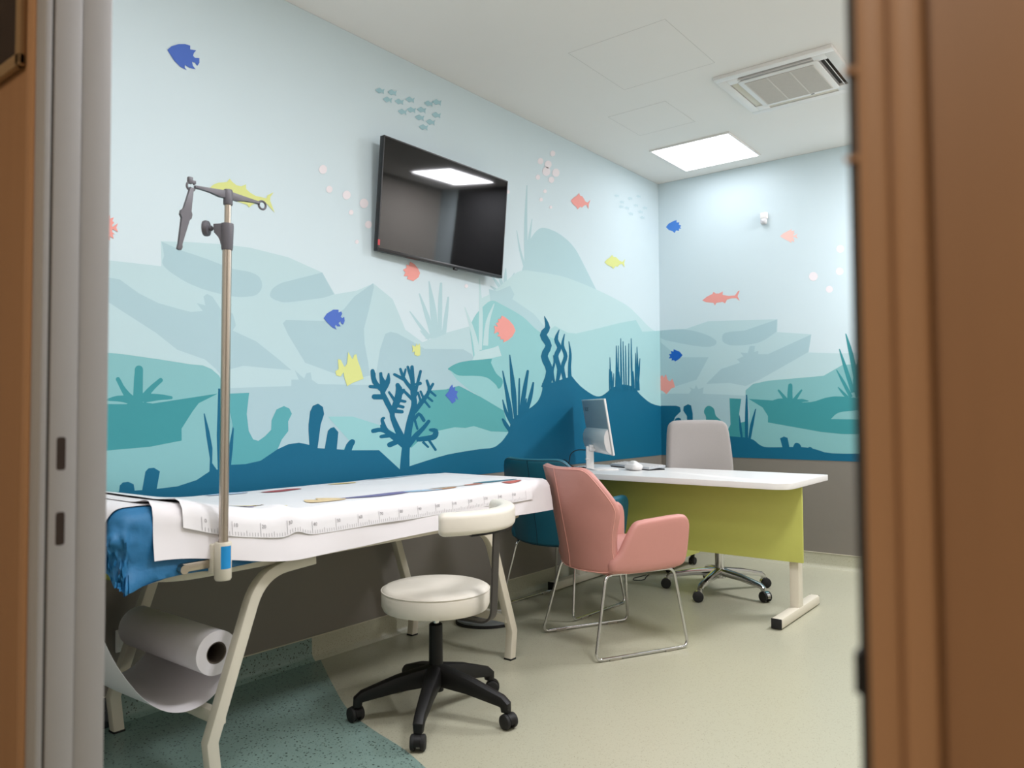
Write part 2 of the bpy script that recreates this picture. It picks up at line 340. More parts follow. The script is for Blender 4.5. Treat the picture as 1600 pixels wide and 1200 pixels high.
# walls: grey below, printed mural above
def wall(name, lo, hi, m): return struct(obj(name, box(lo, hi), m))
wall_left = wall('wall_left', (-.1,-5.2,0), (0,.1,CZ), m_wallgrey)
wall_back = wall('wall_back', (-.1,0,0), (RW+.1,.1,CZ), m_wallgrey)
wall_right = wall('wall_right', (RW,-5.2,0), (RW+.1,.1,CZ), m_wallpale)
DX0, DX1, DH = 1.80, 2.742, 2.12
bm = box((-.1,FY-.065,0), (DX0-.035,FY,CZ)); bx(bm, (DX1+.03,FY-.065,0), (RW+.1,FY,CZ)); bx(bm, (DX0-.04,FY-.065,DH+.03), (DX1+.04,FY,CZ))
wall_front = struct(obj('wall_front', bm, m_wallpale))
MURAL_LEFT=[
('rock','pale1',None,'-5.09,1.628 -4.101,1.664 -4.104,1.759 -4.004,1.774 -3.868,1.789 -3.722,1.798 -3.531,1.787 -3.347,1.745 -3.273,1.653 -3.142,1.686 -3.037,1.734 -2.91,1.672 -2.857,1.587 -2.821,1.524 -2.696,1.467 -2.55,1.522 -2.324,1.582 -2.229,1.608 -1.994,1.571 -1.936,1.112 -2.503,0.744 -5.09,0.851'),
('rock','pale2',None,'-4.091,1.705 -4.093,1.698 -4.097,1.689 -4.098,1.678 -4.093,1.668 -4.081,1.657 -4.063,1.645 -4.041,1.634 -4.02,1.624 -4,1.616 -3.979,1.609 -3.957,1.603 -3.931,1.597 -3.901,1.592 -3.865,1.588 -3.83,1.584 -3.8,1.583 -3.775,1.583 -3.754,1.585 -3.736,1.588 -3.72,1.592 -3.707,1.595 -3.696,1.599 -3.687,1.604 -3.68,1.61 -3.673,1.617 -3.667,1.626 -3.663,1.635 -3.661,1.644 -3.662,1.653 -3.664,1.663 -3.669,1.671 -3.675,1.679 -3.684,1.685 -3.694,1.689 -3.706,1.692 -3.721,1.695 -3.738,1.696 -3.757,1.696 -3.777,1.696 -3.801,1.697 -3.827,1.702 -3.856,1.708 -3.885,1.714 -3.914,1.72 -3.944,1.725 -3.975,1.73 -4.003,1.734 -4.021,1.737 -4.102,1.759 -4.096,1.737'),
('rock','pale2',None,'-5.09,1.624 -4.256,1.593 -4.185,1.55 -4.112,1.522 -4.019,1.506 -3.98,1.501 -3.931,1.51 -3.958,1.539 -3.92,1.533 -3.928,1.568 -3.913,1.58 -3.89,1.572 -3.852,1.524 -3.799,1.512 -3.784,1.465 -3.799,1.442 -3.689,1.405 -3.583,1.338 -3.512,1.29 -3.636,1.294 -3.749,1.299 -3.807,1.283 -3.85,1.256 -3.873,1.281 -3.92,1.317 -4.035,1.349 -4.119,1.408 -4.296,1.506 -5.09,1.523'),
('rock','pale2',None,'-3.278,1.652 -3.29,1.648 -3.307,1.641 -3.329,1.633 -3.357,1.625 -3.398,1.616 -3.447,1.605 -3.494,1.595 -3.53,1.588 -3.552,1.585 -3.566,1.585 -3.575,1.587 -3.585,1.589 -3.595,1.59 -3.604,1.593 -3.611,1.596 -3.617,1.599 -3.621,1.603 -3.623,1.607 -3.623,1.612 -3.622,1.617 -3.62,1.622 -3.617,1.628 -3.613,1.635 -3.606,1.642 -3.597,1.649 -3.584,1.658 -3.572,1.665 -3.563,1.67 -3.346,1.745'),
('rock','pale2',None,'-3.557,1.493 -3.541,1.509 -3.321,1.524 -3.221,1.588 -3.157,1.656 -3.039,1.735 -3.033,1.718 -3.066,1.599 -3.097,1.507 -3.093,1.435 -3.07,1.343 -3.06,1.281 -3.169,1.257 -3.271,1.282 -3.439,1.326 -3.529,1.444'),
('rock','pale2',None,'-3.029,1.24 -2.994,1.41 -2.959,1.492 -2.923,1.505 -2.879,1.501 -2.789,1.472 -2.681,1.434 -2.377,1.45 -2.305,1.426 -2.268,1.38 -2.232,1.21 -3.036,1.198'),
('rock','pale2',None,'-3.835,1.204 -3.512,1.22 -3.512,1.248 -3.473,1.249 -3.495,1.291 -3.444,1.254 -3.433,1.279 -3.409,1.284 -3.403,1.251 -3.368,1.232 -3.036,1.235 -2.414,1.278 -2.235,0.845 -3.413,0.81 -3.832,0.841'),
('plant','pale2b',None,'-2.629,1.501 -2.648,1.515 -2.675,1.535 -2.702,1.556 -2.733,1.58 -2.764,1.605 -2.786,1.622 -2.788,1.623 -2.789,1.623 -2.791,1.622 -2.792,1.621 -2.793,1.62 -2.792,1.619 -2.774,1.599 -2.748,1.571 -2.721,1.544 -2.695,1.521 -2.67,1.5 -2.651,1.486'),
('plant','pale2b',None,'-2.597,1.506 -2.61,1.534 -2.628,1.575 -2.648,1.616 -2.672,1.655 -2.697,1.694 -2.715,1.721 -2.716,1.722 -2.718,1.723 -2.721,1.723 -2.723,1.721 -2.724,1.72 -2.724,1.718 -2.713,1.689 -2.696,1.647 -2.68,1.605 -2.663,1.565 -2.647,1.524 -2.635,1.495'),
('plant','pale2b',None,'-2.577,1.505 -2.579,1.539 -2.583,1.59 -2.591,1.642 -2.607,1.698 -2.628,1.755 -2.643,1.795 -2.644,1.797 -2.646,1.797 -2.648,1.797 -2.65,1.796 -2.652,1.795 -2.652,1.793 -2.649,1.751 -2.645,1.69 -2.64,1.633 -2.633,1.582 -2.627,1.533 -2.622,1.499'),
('plant','pale2b',None,'-2.551,1.517 -2.549,1.557 -2.547,1.613 -2.545,1.668 -2.545,1.717 -2.545,1.763 -2.545,1.795 -2.546,1.799 -2.55,1.801 -2.555,1.801 -2.56,1.8 -2.564,1.797 -2.565,1.793 -2.57,1.761 -2.576,1.714 -2.58,1.665 -2.581,1.611 -2.581,1.554 -2.581,1.515'),
('plant','pale2b',None,'-2.515,1.53 -2.511,1.554 -2.506,1.589 -2.5,1.625 -2.496,1.662 -2.493,1.699 -2.49,1.726 -2.491,1.728 -2.493,1.73 -2.497,1.731 -2.501,1.73 -2.504,1.728 -2.506,1.725 -2.512,1.699 -2.522,1.661 -2.531,1.624 -2.538,1.589 -2.545,1.554 -2.55,1.53'),
('plant','pale2b',None,'-2.642,1.492 -2.65,1.498 -2.661,1.505 -2.674,1.513 -2.687,1.519 -2.7,1.525 -2.709,1.529 -2.711,1.53 -2.713,1.53 -2.714,1.529 -2.715,1.528 -2.715,1.526 -2.714,1.525 -2.708,1.519 -2.698,1.51 -2.687,1.502 -2.676,1.494 -2.664,1.487 -2.655,1.482'),
('hill','pale2b',None,'-2.68,1.485 -2.616,1.535 -2.516,1.549 -2.516,1.525 -2.6,1.496'),
('hill','pale2b',None,'-1.832,1.967 -1.823,1.985 -1.81,2.011 -1.797,2.039 -1.785,2.066 -1.776,2.091 -1.769,2.117 -1.761,2.142 -1.75,2.164 -1.736,2.185 -1.718,2.204 -1.7,2.222 -1.682,2.237 -1.665,2.25 -1.649,2.26 -1.632,2.269 -1.612,2.275 -1.587,2.279 -1.558,2.281 -1.528,2.281 -1.498,2.279 -1.467,2.277 -1.436,2.273 -1.404,2.267 -1.372,2.259 -1.339,2.25 -1.305,2.238 -1.272,2.224 -1.241,2.208 -1.215,2.191 -1.192,2.172 -1.168,2.15 -1.139,2.123 -1.1,2.086 -1.053,2.041 -1.009,1.998 -0.976,1.966 -0.959,1.95 -0.953,1.944 -0.952,1.943 -0.95,1.942 -1.354,1.962 -1.664,1.954'),
('plant','pale2b',None,'-1.765,2.029 -1.767,2.091 -1.771,2.18 -1.772,2.269 -1.772,2.358 -1.77,2.449 -1.768,2.512 -1.769,2.513 -1.77,2.514 -1.773,2.514 -1.775,2.513 -1.777,2.511 -1.778,2.51 -1.786,2.445 -1.797,2.354 -1.805,2.263 -1.807,2.173 -1.806,2.085 -1.805,2.023'),
('plant','pale2b',None,'-1.792,2.007 -1.805,2.03 -1.823,2.063 -1.84,2.098 -1.855,2.138 -1.868,2.18 -1.878,2.21 -1.884,2.208 -1.878,2.177 -1.87,2.134 -1.859,2.093 -1.845,2.056 -1.829,2.022 -1.818,1.999'),
('plant','pale2b',None,'-1.761,2.068 -1.755,2.101 -1.745,2.148 -1.737,2.194 -1.729,2.238 -1.723,2.281 -1.718,2.312 -1.725,2.311 -1.735,2.28 -1.749,2.236 -1.763,2.191 -1.775,2.145 -1.787,2.099 -1.794,2.066'),
('plant','pale2b',None,'-2.014,1.822 -2.025,1.833 -2.041,1.848 -2.058,1.863 -2.078,1.875 -2.099,1.887 -2.114,1.895 -2.115,1.896 -2.118,1.896 -2.12,1.895 -2.121,1.894 -2.122,1.892 -2.121,1.891 -2.112,1.88 -2.098,1.864 -2.082,1.849 -2.064,1.835 -2.044,1.822 -2.03,1.814'),
('plant','pale2b',None,'-2.001,1.822 -2.006,1.837 -2.013,1.858 -2.022,1.878 -2.035,1.897 -2.049,1.916 -2.059,1.928 -2.06,1.93 -2.062,1.93 -2.065,1.93 -2.067,1.929 -2.068,1.927 -2.068,1.926 -2.064,1.911 -2.059,1.889 -2.051,1.869 -2.04,1.849 -2.028,1.83 -2.019,1.816'),
('plant','pale2b',None,'-1.994,1.825 -1.99,1.842 -1.985,1.867 -1.981,1.892 -1.982,1.916 -1.984,1.94 -1.985,1.957 -1.986,1.959 -1.988,1.959 -1.99,1.96 -1.992,1.959 -1.994,1.958 -1.995,1.956 -2,1.939 -2.007,1.913 -2.012,1.889 -2.014,1.864 -2.013,1.84 -2.013,1.823'),
('plant','pale2b',None,'-1.983,1.82 -1.97,1.835 -1.953,1.856 -1.936,1.878 -1.923,1.901 -1.912,1.924 -1.905,1.94 -1.904,1.942 -1.905,1.943 -1.907,1.944 -1.909,1.944 -1.912,1.943 -1.913,1.941 -1.927,1.926 -1.947,1.905 -1.965,1.883 -1.979,1.861 -1.991,1.838 -2,1.823'),
('plant','pale2b',None,'-1.985,1.807 -1.97,1.817 -1.949,1.831 -1.93,1.846 -1.913,1.862 -1.897,1.879 -1.887,1.891 -1.886,1.892 -1.886,1.894 -1.887,1.895 -1.889,1.895 -1.892,1.895 -1.894,1.894 -1.91,1.884 -1.932,1.87 -1.953,1.856 -1.971,1.84 -1.987,1.824 -1.998,1.813'),
('plant','pale2b',None,'-2.017,1.804 -2.031,1.81 -2.05,1.818 -2.071,1.825 -2.093,1.83 -2.117,1.834 -2.133,1.837 -2.135,1.837 -2.137,1.836 -2.139,1.835 -2.14,1.834 -2.139,1.832 -2.138,1.832 -2.125,1.825 -2.107,1.816 -2.088,1.808 -2.066,1.802 -2.044,1.797 -2.027,1.793'),
('hill','pale1b',None,'-2.228,1.75 -2.213,1.756 -2.19,1.765 -2.163,1.776 -2.132,1.792 -2.096,1.814 -2.053,1.841 -2.01,1.87 -1.97,1.895 -1.937,1.916 -1.907,1.935 -1.877,1.952 -1.842,1.965 -1.804,1.973 -1.764,1.978 -1.719,1.98 -1.664,1.983 -1.598,1.987 -1.522,1.99 -1.438,1.992 -1.351,1.991 -1.255,1.985 -1.15,1.976 -1.044,1.965 -0.947,1.954 -0.862,1.944 -0.785,1.933 -0.714,1.922 -0.65,1.911 -0.596,1.902 -0.554,1.894 -0.511,1.883 -0.459,1.867 -0.389,1.84 -0.308,1.806 -0.226,1.771 -0.155,1.746 -0.096,1.733 -0.045,1.728 -0.003,1.727 -0.002,1.726 -0.002,1.639 -1.481,1.541 -2.229,1.701'),
('hill','pale2b',None,'-2.151,1.815 -2.072,1.812 -1.95,1.859 -1.908,1.812 -1.929,1.781 -1.713,1.714 -1.576,1.631 -1.623,1.586 -1.824,1.637 -2.132,1.723'),
('hill','teal0',None,'-1.227,1.625 -0.952,1.681 -0.653,1.745 -0.395,1.792 -0.295,1.71 -0.002,1.74 -0.002,1.072 -1.487,1.083 -1.623,1.586 -1.479,1.655 -1.331,1.622'),
('hill','teal1',None,'-2.322,1.576 -2.316,1.587 -2.307,1.602 -2.297,1.618 -2.285,1.634 -2.273,1.648 -2.261,1.661 -2.246,1.674 -2.229,1.688 -2.208,1.704 -2.183,1.722 -2.158,1.738 -2.132,1.748 -2.11,1.751 -2.089,1.75 -2.065,1.745 -2.033,1.737 -1.988,1.727 -1.933,1.714 -1.875,1.699 -1.824,1.683 -1.782,1.665 -1.744,1.645 -1.708,1.626 -1.669,1.61 -1.62,1.596 -1.566,1.585 -1.516,1.575 -1.481,1.569 -1.389,1.082 -1.979,0.959 -2.018,1.106 -2.324,1.221 -2.431,1.278 -2.496,1.337 -2.287,1.391'),
('plant','pale1b',None,'-2.224,1.409 -2.234,1.442 -2.247,1.491 -2.267,1.541 -2.297,1.595 -2.333,1.648 -2.358,1.686 -2.359,1.687 -2.361,1.687 -2.363,1.687 -2.365,1.686 -2.365,1.685 -2.365,1.683 -2.348,1.643 -2.325,1.586 -2.305,1.532 -2.291,1.482 -2.281,1.435 -2.274,1.401'),
('plant','pale1b',None,'-2.216,1.455 -2.212,1.51 -2.207,1.589 -2.206,1.666 -2.213,1.74 -2.223,1.813 -2.231,1.863 -2.232,1.864 -2.233,1.865 -2.235,1.865 -2.237,1.864 -2.239,1.863 -2.239,1.862 -2.239,1.81 -2.24,1.737 -2.24,1.662 -2.242,1.586 -2.243,1.509 -2.245,1.454'),
('plant','pale1b',None,'-2.16,1.483 -2.157,1.52 -2.153,1.571 -2.145,1.62 -2.131,1.662 -2.112,1.703 -2.099,1.732 -2.099,1.733 -2.099,1.735 -2.101,1.735 -2.104,1.735 -2.106,1.734 -2.107,1.733 -2.127,1.705 -2.156,1.665 -2.179,1.621 -2.193,1.571 -2.201,1.519 -2.206,1.482'),
('hill','pale1b',None,'-2.302,1.388 -2.268,1.441 -2.115,1.474 -2.065,1.49 -2.036,1.431 -2.135,1.411'),
('rock','teal2',None,'-5.09,1.326 -4.309,1.323 -4.245,1.321 -4.102,1.308 -3.982,1.295 -3.929,1.293 -3.892,1.28 -3.859,1.255 -3.845,1.23 -3.835,1.187 -3.796,1.047 -3.823,0.866 -3.907,0.846 -4.113,0.806 -5.09,0.819'),
('rock','teal3',None,'-5.09,1.145 -4.228,1.138 -4.197,1.15 -4.129,1.141 -3.999,1.161 -3.863,1.182 -3.945,1.143 -3.972,1.109 -4.015,1.044 -4.014,0.998 -4.139,0.979 -5.09,0.937'),
('coral','teal3',None,'-4.166,1.134 -4.166,1.155 -4.167,1.186 -4.167,1.213 -4.167,1.235 -4.167,1.254 -4.167,1.267 -4.169,1.275 -4.174,1.28 -4.182,1.282 -4.19,1.28 -4.195,1.275 -4.198,1.267 -4.198,1.254 -4.2,1.235 -4.201,1.213 -4.202,1.186 -4.203,1.156 -4.204,1.134'),
('coral','teal3',None,'-4.19,1.157 -4.2,1.167 -4.215,1.18 -4.228,1.194 -4.238,1.208 -4.245,1.222 -4.251,1.232 -4.253,1.235 -4.257,1.237 -4.261,1.236 -4.264,1.233 -4.266,1.229 -4.265,1.225 -4.259,1.214 -4.252,1.199 -4.244,1.183 -4.235,1.166 -4.226,1.147 -4.219,1.134'),
('coral','teal3',None,'-4.155,1.141 -4.15,1.152 -4.142,1.168 -4.133,1.183 -4.12,1.198 -4.105,1.213 -4.094,1.223 -4.091,1.227 -4.091,1.232 -4.093,1.235 -4.097,1.238 -4.101,1.238 -4.105,1.236 -4.117,1.226 -4.134,1.212 -4.15,1.197 -4.163,1.183 -4.175,1.168 -4.183,1.159'),
('coral','teal3',None,'-4.156,1.145 -4.144,1.147 -4.126,1.15 -4.109,1.153 -4.091,1.155 -4.072,1.156 -4.059,1.158 -4.056,1.158 -4.053,1.16 -4.052,1.163 -4.053,1.167 -4.055,1.169 -4.059,1.17 -4.072,1.172 -4.09,1.175 -4.109,1.177 -4.128,1.178 -4.146,1.178 -4.159,1.179'),
('coral','teal3',None,'-4.21,1.168 -4.222,1.169 -4.24,1.17 -4.259,1.169 -4.277,1.164 -4.295,1.157 -4.307,1.152 -4.307,1.15 -4.294,1.15 -4.275,1.149 -4.258,1.148 -4.242,1.146 -4.226,1.142 -4.214,1.14'),
('coral','teal4',None,'-3.826,1.182 -3.721,1.187 -3.732,1.099 -3.722,1.028 -3.701,0.992 -3.676,0.985 -3.645,1.003 -3.614,1.03 -3.612,1.071 -3.588,1.117 -3.55,1.132 -3.522,1.121 -3.509,1.098 -3.528,1.065 -3.527,1.023 -3.56,0.987 -3.581,0.946 -3.685,0.884 -3.823,0.883 -3.796,1.047'),
('rock','teal1',None,'-3.313,1.084 -3.169,1.083 -3.008,1.042 -2.821,0.984 -2.585,1.006 -2.45,1.017 -2.289,1.029 -1.968,0.978 -1.969,0.883 -2.502,0.813 -2.836,0.779 -3.001,0.895 -3.258,0.908 -3.182,0.964'),
('rock','teal5',None,'-2.783,0.917 -2.806,0.984 -2.76,1.081 -2.729,1.159 -2.649,1.215 -2.517,1.223 -2.414,1.245 -2.232,1.186 -2.018,1.106 -1.968,0.978 -2.138,0.986 -2.289,1.02 -2.362,1.011 -2.45,1.017 -2.585,1 -2.713,0.959'),
('rock','teal5',None,'-2.135,1.386 -2.127,1.374 -2.115,1.358 -2.101,1.34 -2.087,1.325 -2.071,1.315 -2.053,1.306 -2.037,1.298 -2.027,1.289 -2.024,1.279 -2.026,1.269 -2.032,1.259 -2.037,1.251 -2.043,1.245 -2.051,1.239 -2.059,1.236 -2.067,1.235 -2.074,1.239 -2.079,1.246 -2.086,1.254 -2.097,1.262 -2.113,1.271 -2.132,1.281 -2.153,1.291 -2.175,1.298 -2.196,1.301 -2.217,1.303 -2.241,1.304 -2.269,1.304 -2.304,1.304 -2.344,1.302 -2.382,1.301 -2.413,1.302 -2.435,1.306 -2.451,1.312 -2.463,1.318 -2.474,1.324 -2.486,1.327 -2.496,1.33 -2.502,1.333 -2.5,1.338 -2.487,1.345 -2.466,1.355 -2.44,1.365 -2.413,1.373 -2.382,1.38 -2.345,1.385 -2.311,1.39 -2.287,1.393 -2.125,1.409'),
('sea_floor','deep',None,'-5.09,0.828 -4.113,0.82 -4.03,0.823 -3.952,0.841 -3.898,0.871 -3.87,0.874 -3.814,0.892 -3.736,0.891 -3.665,0.901 -3.581,0.946 -3.527,0.965 -3.471,0.97 -3.414,0.958 -3.373,0.942 -3.169,0.923 -3.001,0.916 -2.858,0.811 -2.833,0.816 -2.796,0.824 -2.745,0.833 -2.675,0.845 -2.59,0.859 -2.502,0.871 -2.41,0.878 -2.314,0.884 -2.234,0.888 -2.183,0.889 -2.149,0.889 -2.12,0.892 -2.09,0.899 -2.064,0.911 -2.04,0.923 -2.016,0.94 -1.994,0.959 -1.979,0.972 -1.969,0.993 -1.955,1.022 -1.937,1.048 -1.912,1.066 -1.882,1.08 -1.852,1.092 -1.823,1.101 -1.794,1.109 -1.764,1.118 -1.733,1.131 -1.701,1.147 -1.674,1.165 -1.653,1.187 -1.638,1.211 -1.627,1.233 -1.624,1.252 -1.625,1.269 -1.627,1.28 -1.533,1.282 -1.335,1.323 -1.297,1.341 -1.268,1.322 -1.227,1.295 -1.18,1.269 -1.128,1.247 -1.07,1.226 -1.018,1.21 -0.976,1.203 -0.94,1.202 -0.904,1.207 -0.864,1.22 -0.823,1.238 -0.786,1.255 -0.753,1.266 -0.724,1.275 -0.694,1.283 -0.666,1.289 -0.637,1.293 -0.601,1.294 -0.55,1.292 -0.492,1.287 -0.44,1.277 -0.405,1.262 -0.377,1.242 -0.341,1.222 -0.29,1.2 -0.231,1.176 -0.17,1.157 -0.104,1.145 -0.037,1.138 -0.002,1.134 -0.002,0.744 -5.09,0.744'),
('coral','deep',None,'-3.42,1.021 -3.42,1.049 -3.412,1.107 -3.397,1.133 -3.368,1.143 -3.341,1.128 -3.334,1.096 -3.353,1.048 -3.373,0.923 -3.414,0.944'),
('coral','deep',None,'-3.334,0.921 -3.313,1.018 -3.297,1.031 -3.277,1.035 -3.252,1.011 -3.263,0.913'),
('coral','deep',None,'-3.179,0.903 -3.175,0.913 -3.171,0.926 -3.166,0.936 -3.163,0.943 -3.159,0.948 -3.155,0.953 -3.152,0.959 -3.152,0.966 -3.158,0.972 -3.166,0.975 -3.175,0.975 -3.182,0.971 -3.188,0.968 -3.196,0.961 -3.205,0.952 -3.212,0.939 -3.218,0.926 -3.223,0.916'),
('coral','deep',None,'-4.25,0.814 -4.247,0.844 -4.236,0.854 -4.217,0.855 -4.197,0.844 -4.191,0.808'),
('coral','deep',None,'-4.168,0.806 -4.154,0.888 -4.143,0.899 -4.122,0.9 -4.099,0.885 -4.113,0.806'),
('seaweed','deep',None,'-3.924,1.101 -3.92,1.103 -3.899,1.032 -3.885,0.964 -3.886,0.904 -3.859,0.867 -3.898,0.858 -3.896,0.922 -3.913,1.016'),
('seaweed','deep',None,'-3.862,1.202 -3.851,1.202 -3.844,1.1 -3.844,0.859 -3.861,0.864 -3.867,1.014'),
('seaweed','deep',None,'-3.796,1.049 -3.791,1.038 -3.795,0.96 -3.804,0.882 -3.819,0.883 -3.812,0.969'),
('coral_branch','deep',None,'-2.792,0.781 -2.793,0.805 -2.793,0.84 -2.793,0.873 -2.792,0.898 -2.79,0.921 -2.786,0.947 -2.78,0.979 -2.774,1.012 -2.766,1.044 -2.756,1.075 -2.745,1.105 -2.738,1.135 -2.738,1.159 -2.743,1.178 -2.748,1.204 -2.753,1.247 -2.758,1.299 -2.762,1.335 -2.764,1.34 -2.769,1.343 -2.775,1.343 -2.781,1.342 -2.785,1.338 -2.787,1.334 -2.787,1.297 -2.786,1.246 -2.786,1.201 -2.783,1.174 -2.78,1.156 -2.781,1.138 -2.789,1.113 -2.802,1.084 -2.814,1.053 -2.824,1.02 -2.833,0.986 -2.84,0.955 -2.846,0.928 -2.85,0.904 -2.854,0.878 -2.858,0.846 -2.862,0.811 -2.864,0.787'),
('coral_branch','deep',None,'-2.789,0.926 -2.803,0.947 -2.824,0.975 -2.843,1.003 -2.862,1.029 -2.879,1.055 -2.892,1.076 -2.896,1.086 -2.895,1.094 -2.9,1.109 -2.913,1.13 -2.929,1.153 -2.943,1.174 -2.953,1.187 -2.96,1.197 -2.966,1.212 -2.971,1.239 -2.976,1.271 -2.979,1.295 -2.98,1.298 -2.983,1.3 -2.987,1.3 -2.992,1.299 -2.995,1.297 -2.996,1.294 -2.996,1.27 -2.996,1.237 -2.994,1.208 -2.99,1.19 -2.983,1.176 -2.974,1.162 -2.961,1.141 -2.944,1.118 -2.932,1.099 -2.929,1.091 -2.929,1.083 -2.925,1.068 -2.915,1.045 -2.901,1.017 -2.887,0.989 -2.869,0.96 -2.851,0.931 -2.837,0.911'),
('coral_branch','deep',None,'-2.803,0.944 -2.824,0.956 -2.853,0.973 -2.88,0.989 -2.904,1 -2.923,1.008 -2.938,1.016 -2.951,1.031 -2.962,1.05 -2.969,1.063 -2.97,1.065 -2.969,1.065 -2.966,1.067 -2.962,1.068 -2.96,1.071 -2.961,1.075 -2.963,1.077 -2.967,1.079 -2.972,1.079 -2.977,1.078 -2.988,1.073 -2.991,1.061 -2.987,1.044 -2.979,1.022 -2.966,1.002 -2.948,0.986 -2.928,0.974 -2.908,0.962 -2.884,0.946 -2.857,0.928 -2.838,0.915'),
('coral_branch','deep',None,'-2.931,1.007 -2.944,1.013 -2.963,1.02 -2.985,1.026 -3.008,1.026 -3.028,1.023 -3.041,1.021 -3.048,1.019 -3.052,1.015 -3.052,1.009 -3.049,1.004 -3.043,1.001 -3.036,1.001 -3.022,1.002 -3.005,1.005 -2.989,1.005 -2.974,1.001 -2.957,0.994 -2.944,0.989'),
('coral_branch','deep',None,'-2.972,1.01 -2.976,1.037 -2.978,1.04 -2.981,1.042 -2.985,1.042 -2.989,1.041 -2.992,1.039 -2.993,1.035 -2.989,1.009'),
('coral_branch','deep',None,'-2.933,0.998 -2.989,0.99 -2.994,0.988 -2.998,0.985 -2.998,0.98 -2.996,0.976 -2.991,0.974 -2.985,0.973 -2.928,0.976'),
('coral_branch','deep',None,'-2.887,0.966 -2.937,0.951 -2.944,0.948 -2.948,0.942 -2.946,0.935 -2.941,0.929 -2.933,0.927 -2.924,0.927 -2.873,0.941'),
('coral_branch','deep',None,'-2.789,0.919 -2.773,0.934 -2.751,0.954 -2.73,0.972 -2.715,0.984 -2.701,0.995 -2.686,1.006 -2.669,1.021 -2.654,1.036 -2.643,1.046 -2.64,1.051 -2.641,1.055 -2.645,1.059 -2.651,1.061 -2.658,1.061 -2.663,1.058 -2.675,1.048 -2.692,1.034 -2.709,1.022 -2.724,1.012 -2.74,1.003 -2.759,0.991 -2.782,0.973 -2.806,0.953 -2.822,0.939'),
('coral_branch','deep',None,'-2.743,0.948 -2.722,0.948 -2.692,0.948 -2.663,0.949 -2.64,0.95 -2.617,0.952 -2.594,0.96 -2.58,0.975 -2.577,0.991 -2.586,1.009 -2.609,1.015 -2.628,1.015 -2.641,1.014 -2.646,1.013 -2.65,1.011 -2.652,1.008 -2.651,1.004 -2.647,1.001 -2.643,1 -2.631,0.997 -2.617,0.993 -2.617,0.992 -2.62,0.992 -2.623,0.987 -2.625,0.984 -2.632,0.982 -2.648,0.979 -2.669,0.976 -2.696,0.974 -2.725,0.972 -2.746,0.971'),
('coral_branch','deep',None,'-2.674,0.965 -2.61,0.897 -2.606,0.894 -2.601,0.894 -2.596,0.895 -2.593,0.897 -2.592,0.901 -2.594,0.904 -2.658,0.972'),
('coral_branch','deep',None,'-2.705,0.942 -2.664,0.914 -2.66,0.912 -2.656,0.912 -2.653,0.913 -2.65,0.916 -2.65,0.919 -2.653,0.921 -2.691,0.952'),
('coral_branch','deep',None,'-2.745,1.095 -2.729,1.109 -2.706,1.131 -2.684,1.152 -2.665,1.172 -2.648,1.192 -2.636,1.214 -2.639,1.236 -2.649,1.256 -2.656,1.268 -2.659,1.271 -2.663,1.273 -2.668,1.272 -2.673,1.27 -2.675,1.267 -2.674,1.263 -2.669,1.25 -2.662,1.233 -2.662,1.217 -2.672,1.201 -2.69,1.184 -2.71,1.165 -2.733,1.145 -2.757,1.126 -2.774,1.112'),
('coral_branch','deep',None,'-2.646,1.2 -2.611,1.247 -2.61,1.25 -2.611,1.254 -2.615,1.256 -2.62,1.257 -2.625,1.256 -2.629,1.253 -2.669,1.208'),
('coral_branch','deep',None,'-2.656,1.21 -2.606,1.183 -2.602,1.182 -2.598,1.182 -2.594,1.184 -2.593,1.187 -2.593,1.19 -2.595,1.192 -2.643,1.221'),
('coral_branch','deep',None,'-2.68,1.182 -2.631,1.155 -2.627,1.154 -2.622,1.154 -2.619,1.156 -2.617,1.158 -2.618,1.161 -2.62,1.164 -2.667,1.192'),
('coral_branch','deep',None,'-2.697,1.16 -2.653,1.124 -2.649,1.122 -2.645,1.122 -2.641,1.123 -2.639,1.125 -2.638,1.128 -2.64,1.131 -2.682,1.169'),
('coral_branch','deep',None,'-2.701,1.155 -2.724,1.205 -2.726,1.207 -2.73,1.208 -2.734,1.208 -2.737,1.207 -2.739,1.204 -2.739,1.201 -2.719,1.151'),
('coral_branch','deep',None,'-2.68,1.173 -2.705,1.211 -2.708,1.213 -2.712,1.214 -2.716,1.214 -2.719,1.212 -2.721,1.209 -2.72,1.206 -2.698,1.167'),
('coral_branch','deep',None,'-2.747,1.178 -2.703,1.313 -2.703,1.317 -2.706,1.32 -2.71,1.321 -2.715,1.321 -2.719,1.319 -2.722,1.316 -2.772,1.182'),
('coral_branch','deep',None,'-2.76,1.26 -2.796,1.336 -2.799,1.338 -2.803,1.34 -2.808,1.34 -2.812,1.337 -2.814,1.334 -2.814,1.331 -2.783,1.254'),
('coral_branch','deep',None,'-2.755,1.221 -2.773,1.234 -2.797,1.253 -2.817,1.272 -2.831,1.29 -2.841,1.309 -2.849,1.323 -2.851,1.325 -2.856,1.327 -2.86,1.326 -2.864,1.324 -2.866,1.321 -2.866,1.318 -2.86,1.304 -2.851,1.283 -2.838,1.262 -2.818,1.241 -2.795,1.22 -2.779,1.206'),
('coral_branch','deep',None,'-2.822,1.275 -2.894,1.298 -2.899,1.298 -2.903,1.297 -2.906,1.295 -2.907,1.291 -2.906,1.288 -2.903,1.286 -2.833,1.259'),
('coral_branch','deep',None,'-2.826,1.276 -2.813,1.318 -2.813,1.321 -2.815,1.324 -2.818,1.325 -2.822,1.325 -2.825,1.323 -2.827,1.321 -2.844,1.279'),
('coral_branch','deep',None,'-2.758,1.17 -2.829,1.217 -2.833,1.219 -2.838,1.219 -2.842,1.217 -2.844,1.214 -2.844,1.21 -2.842,1.207 -2.776,1.157'),
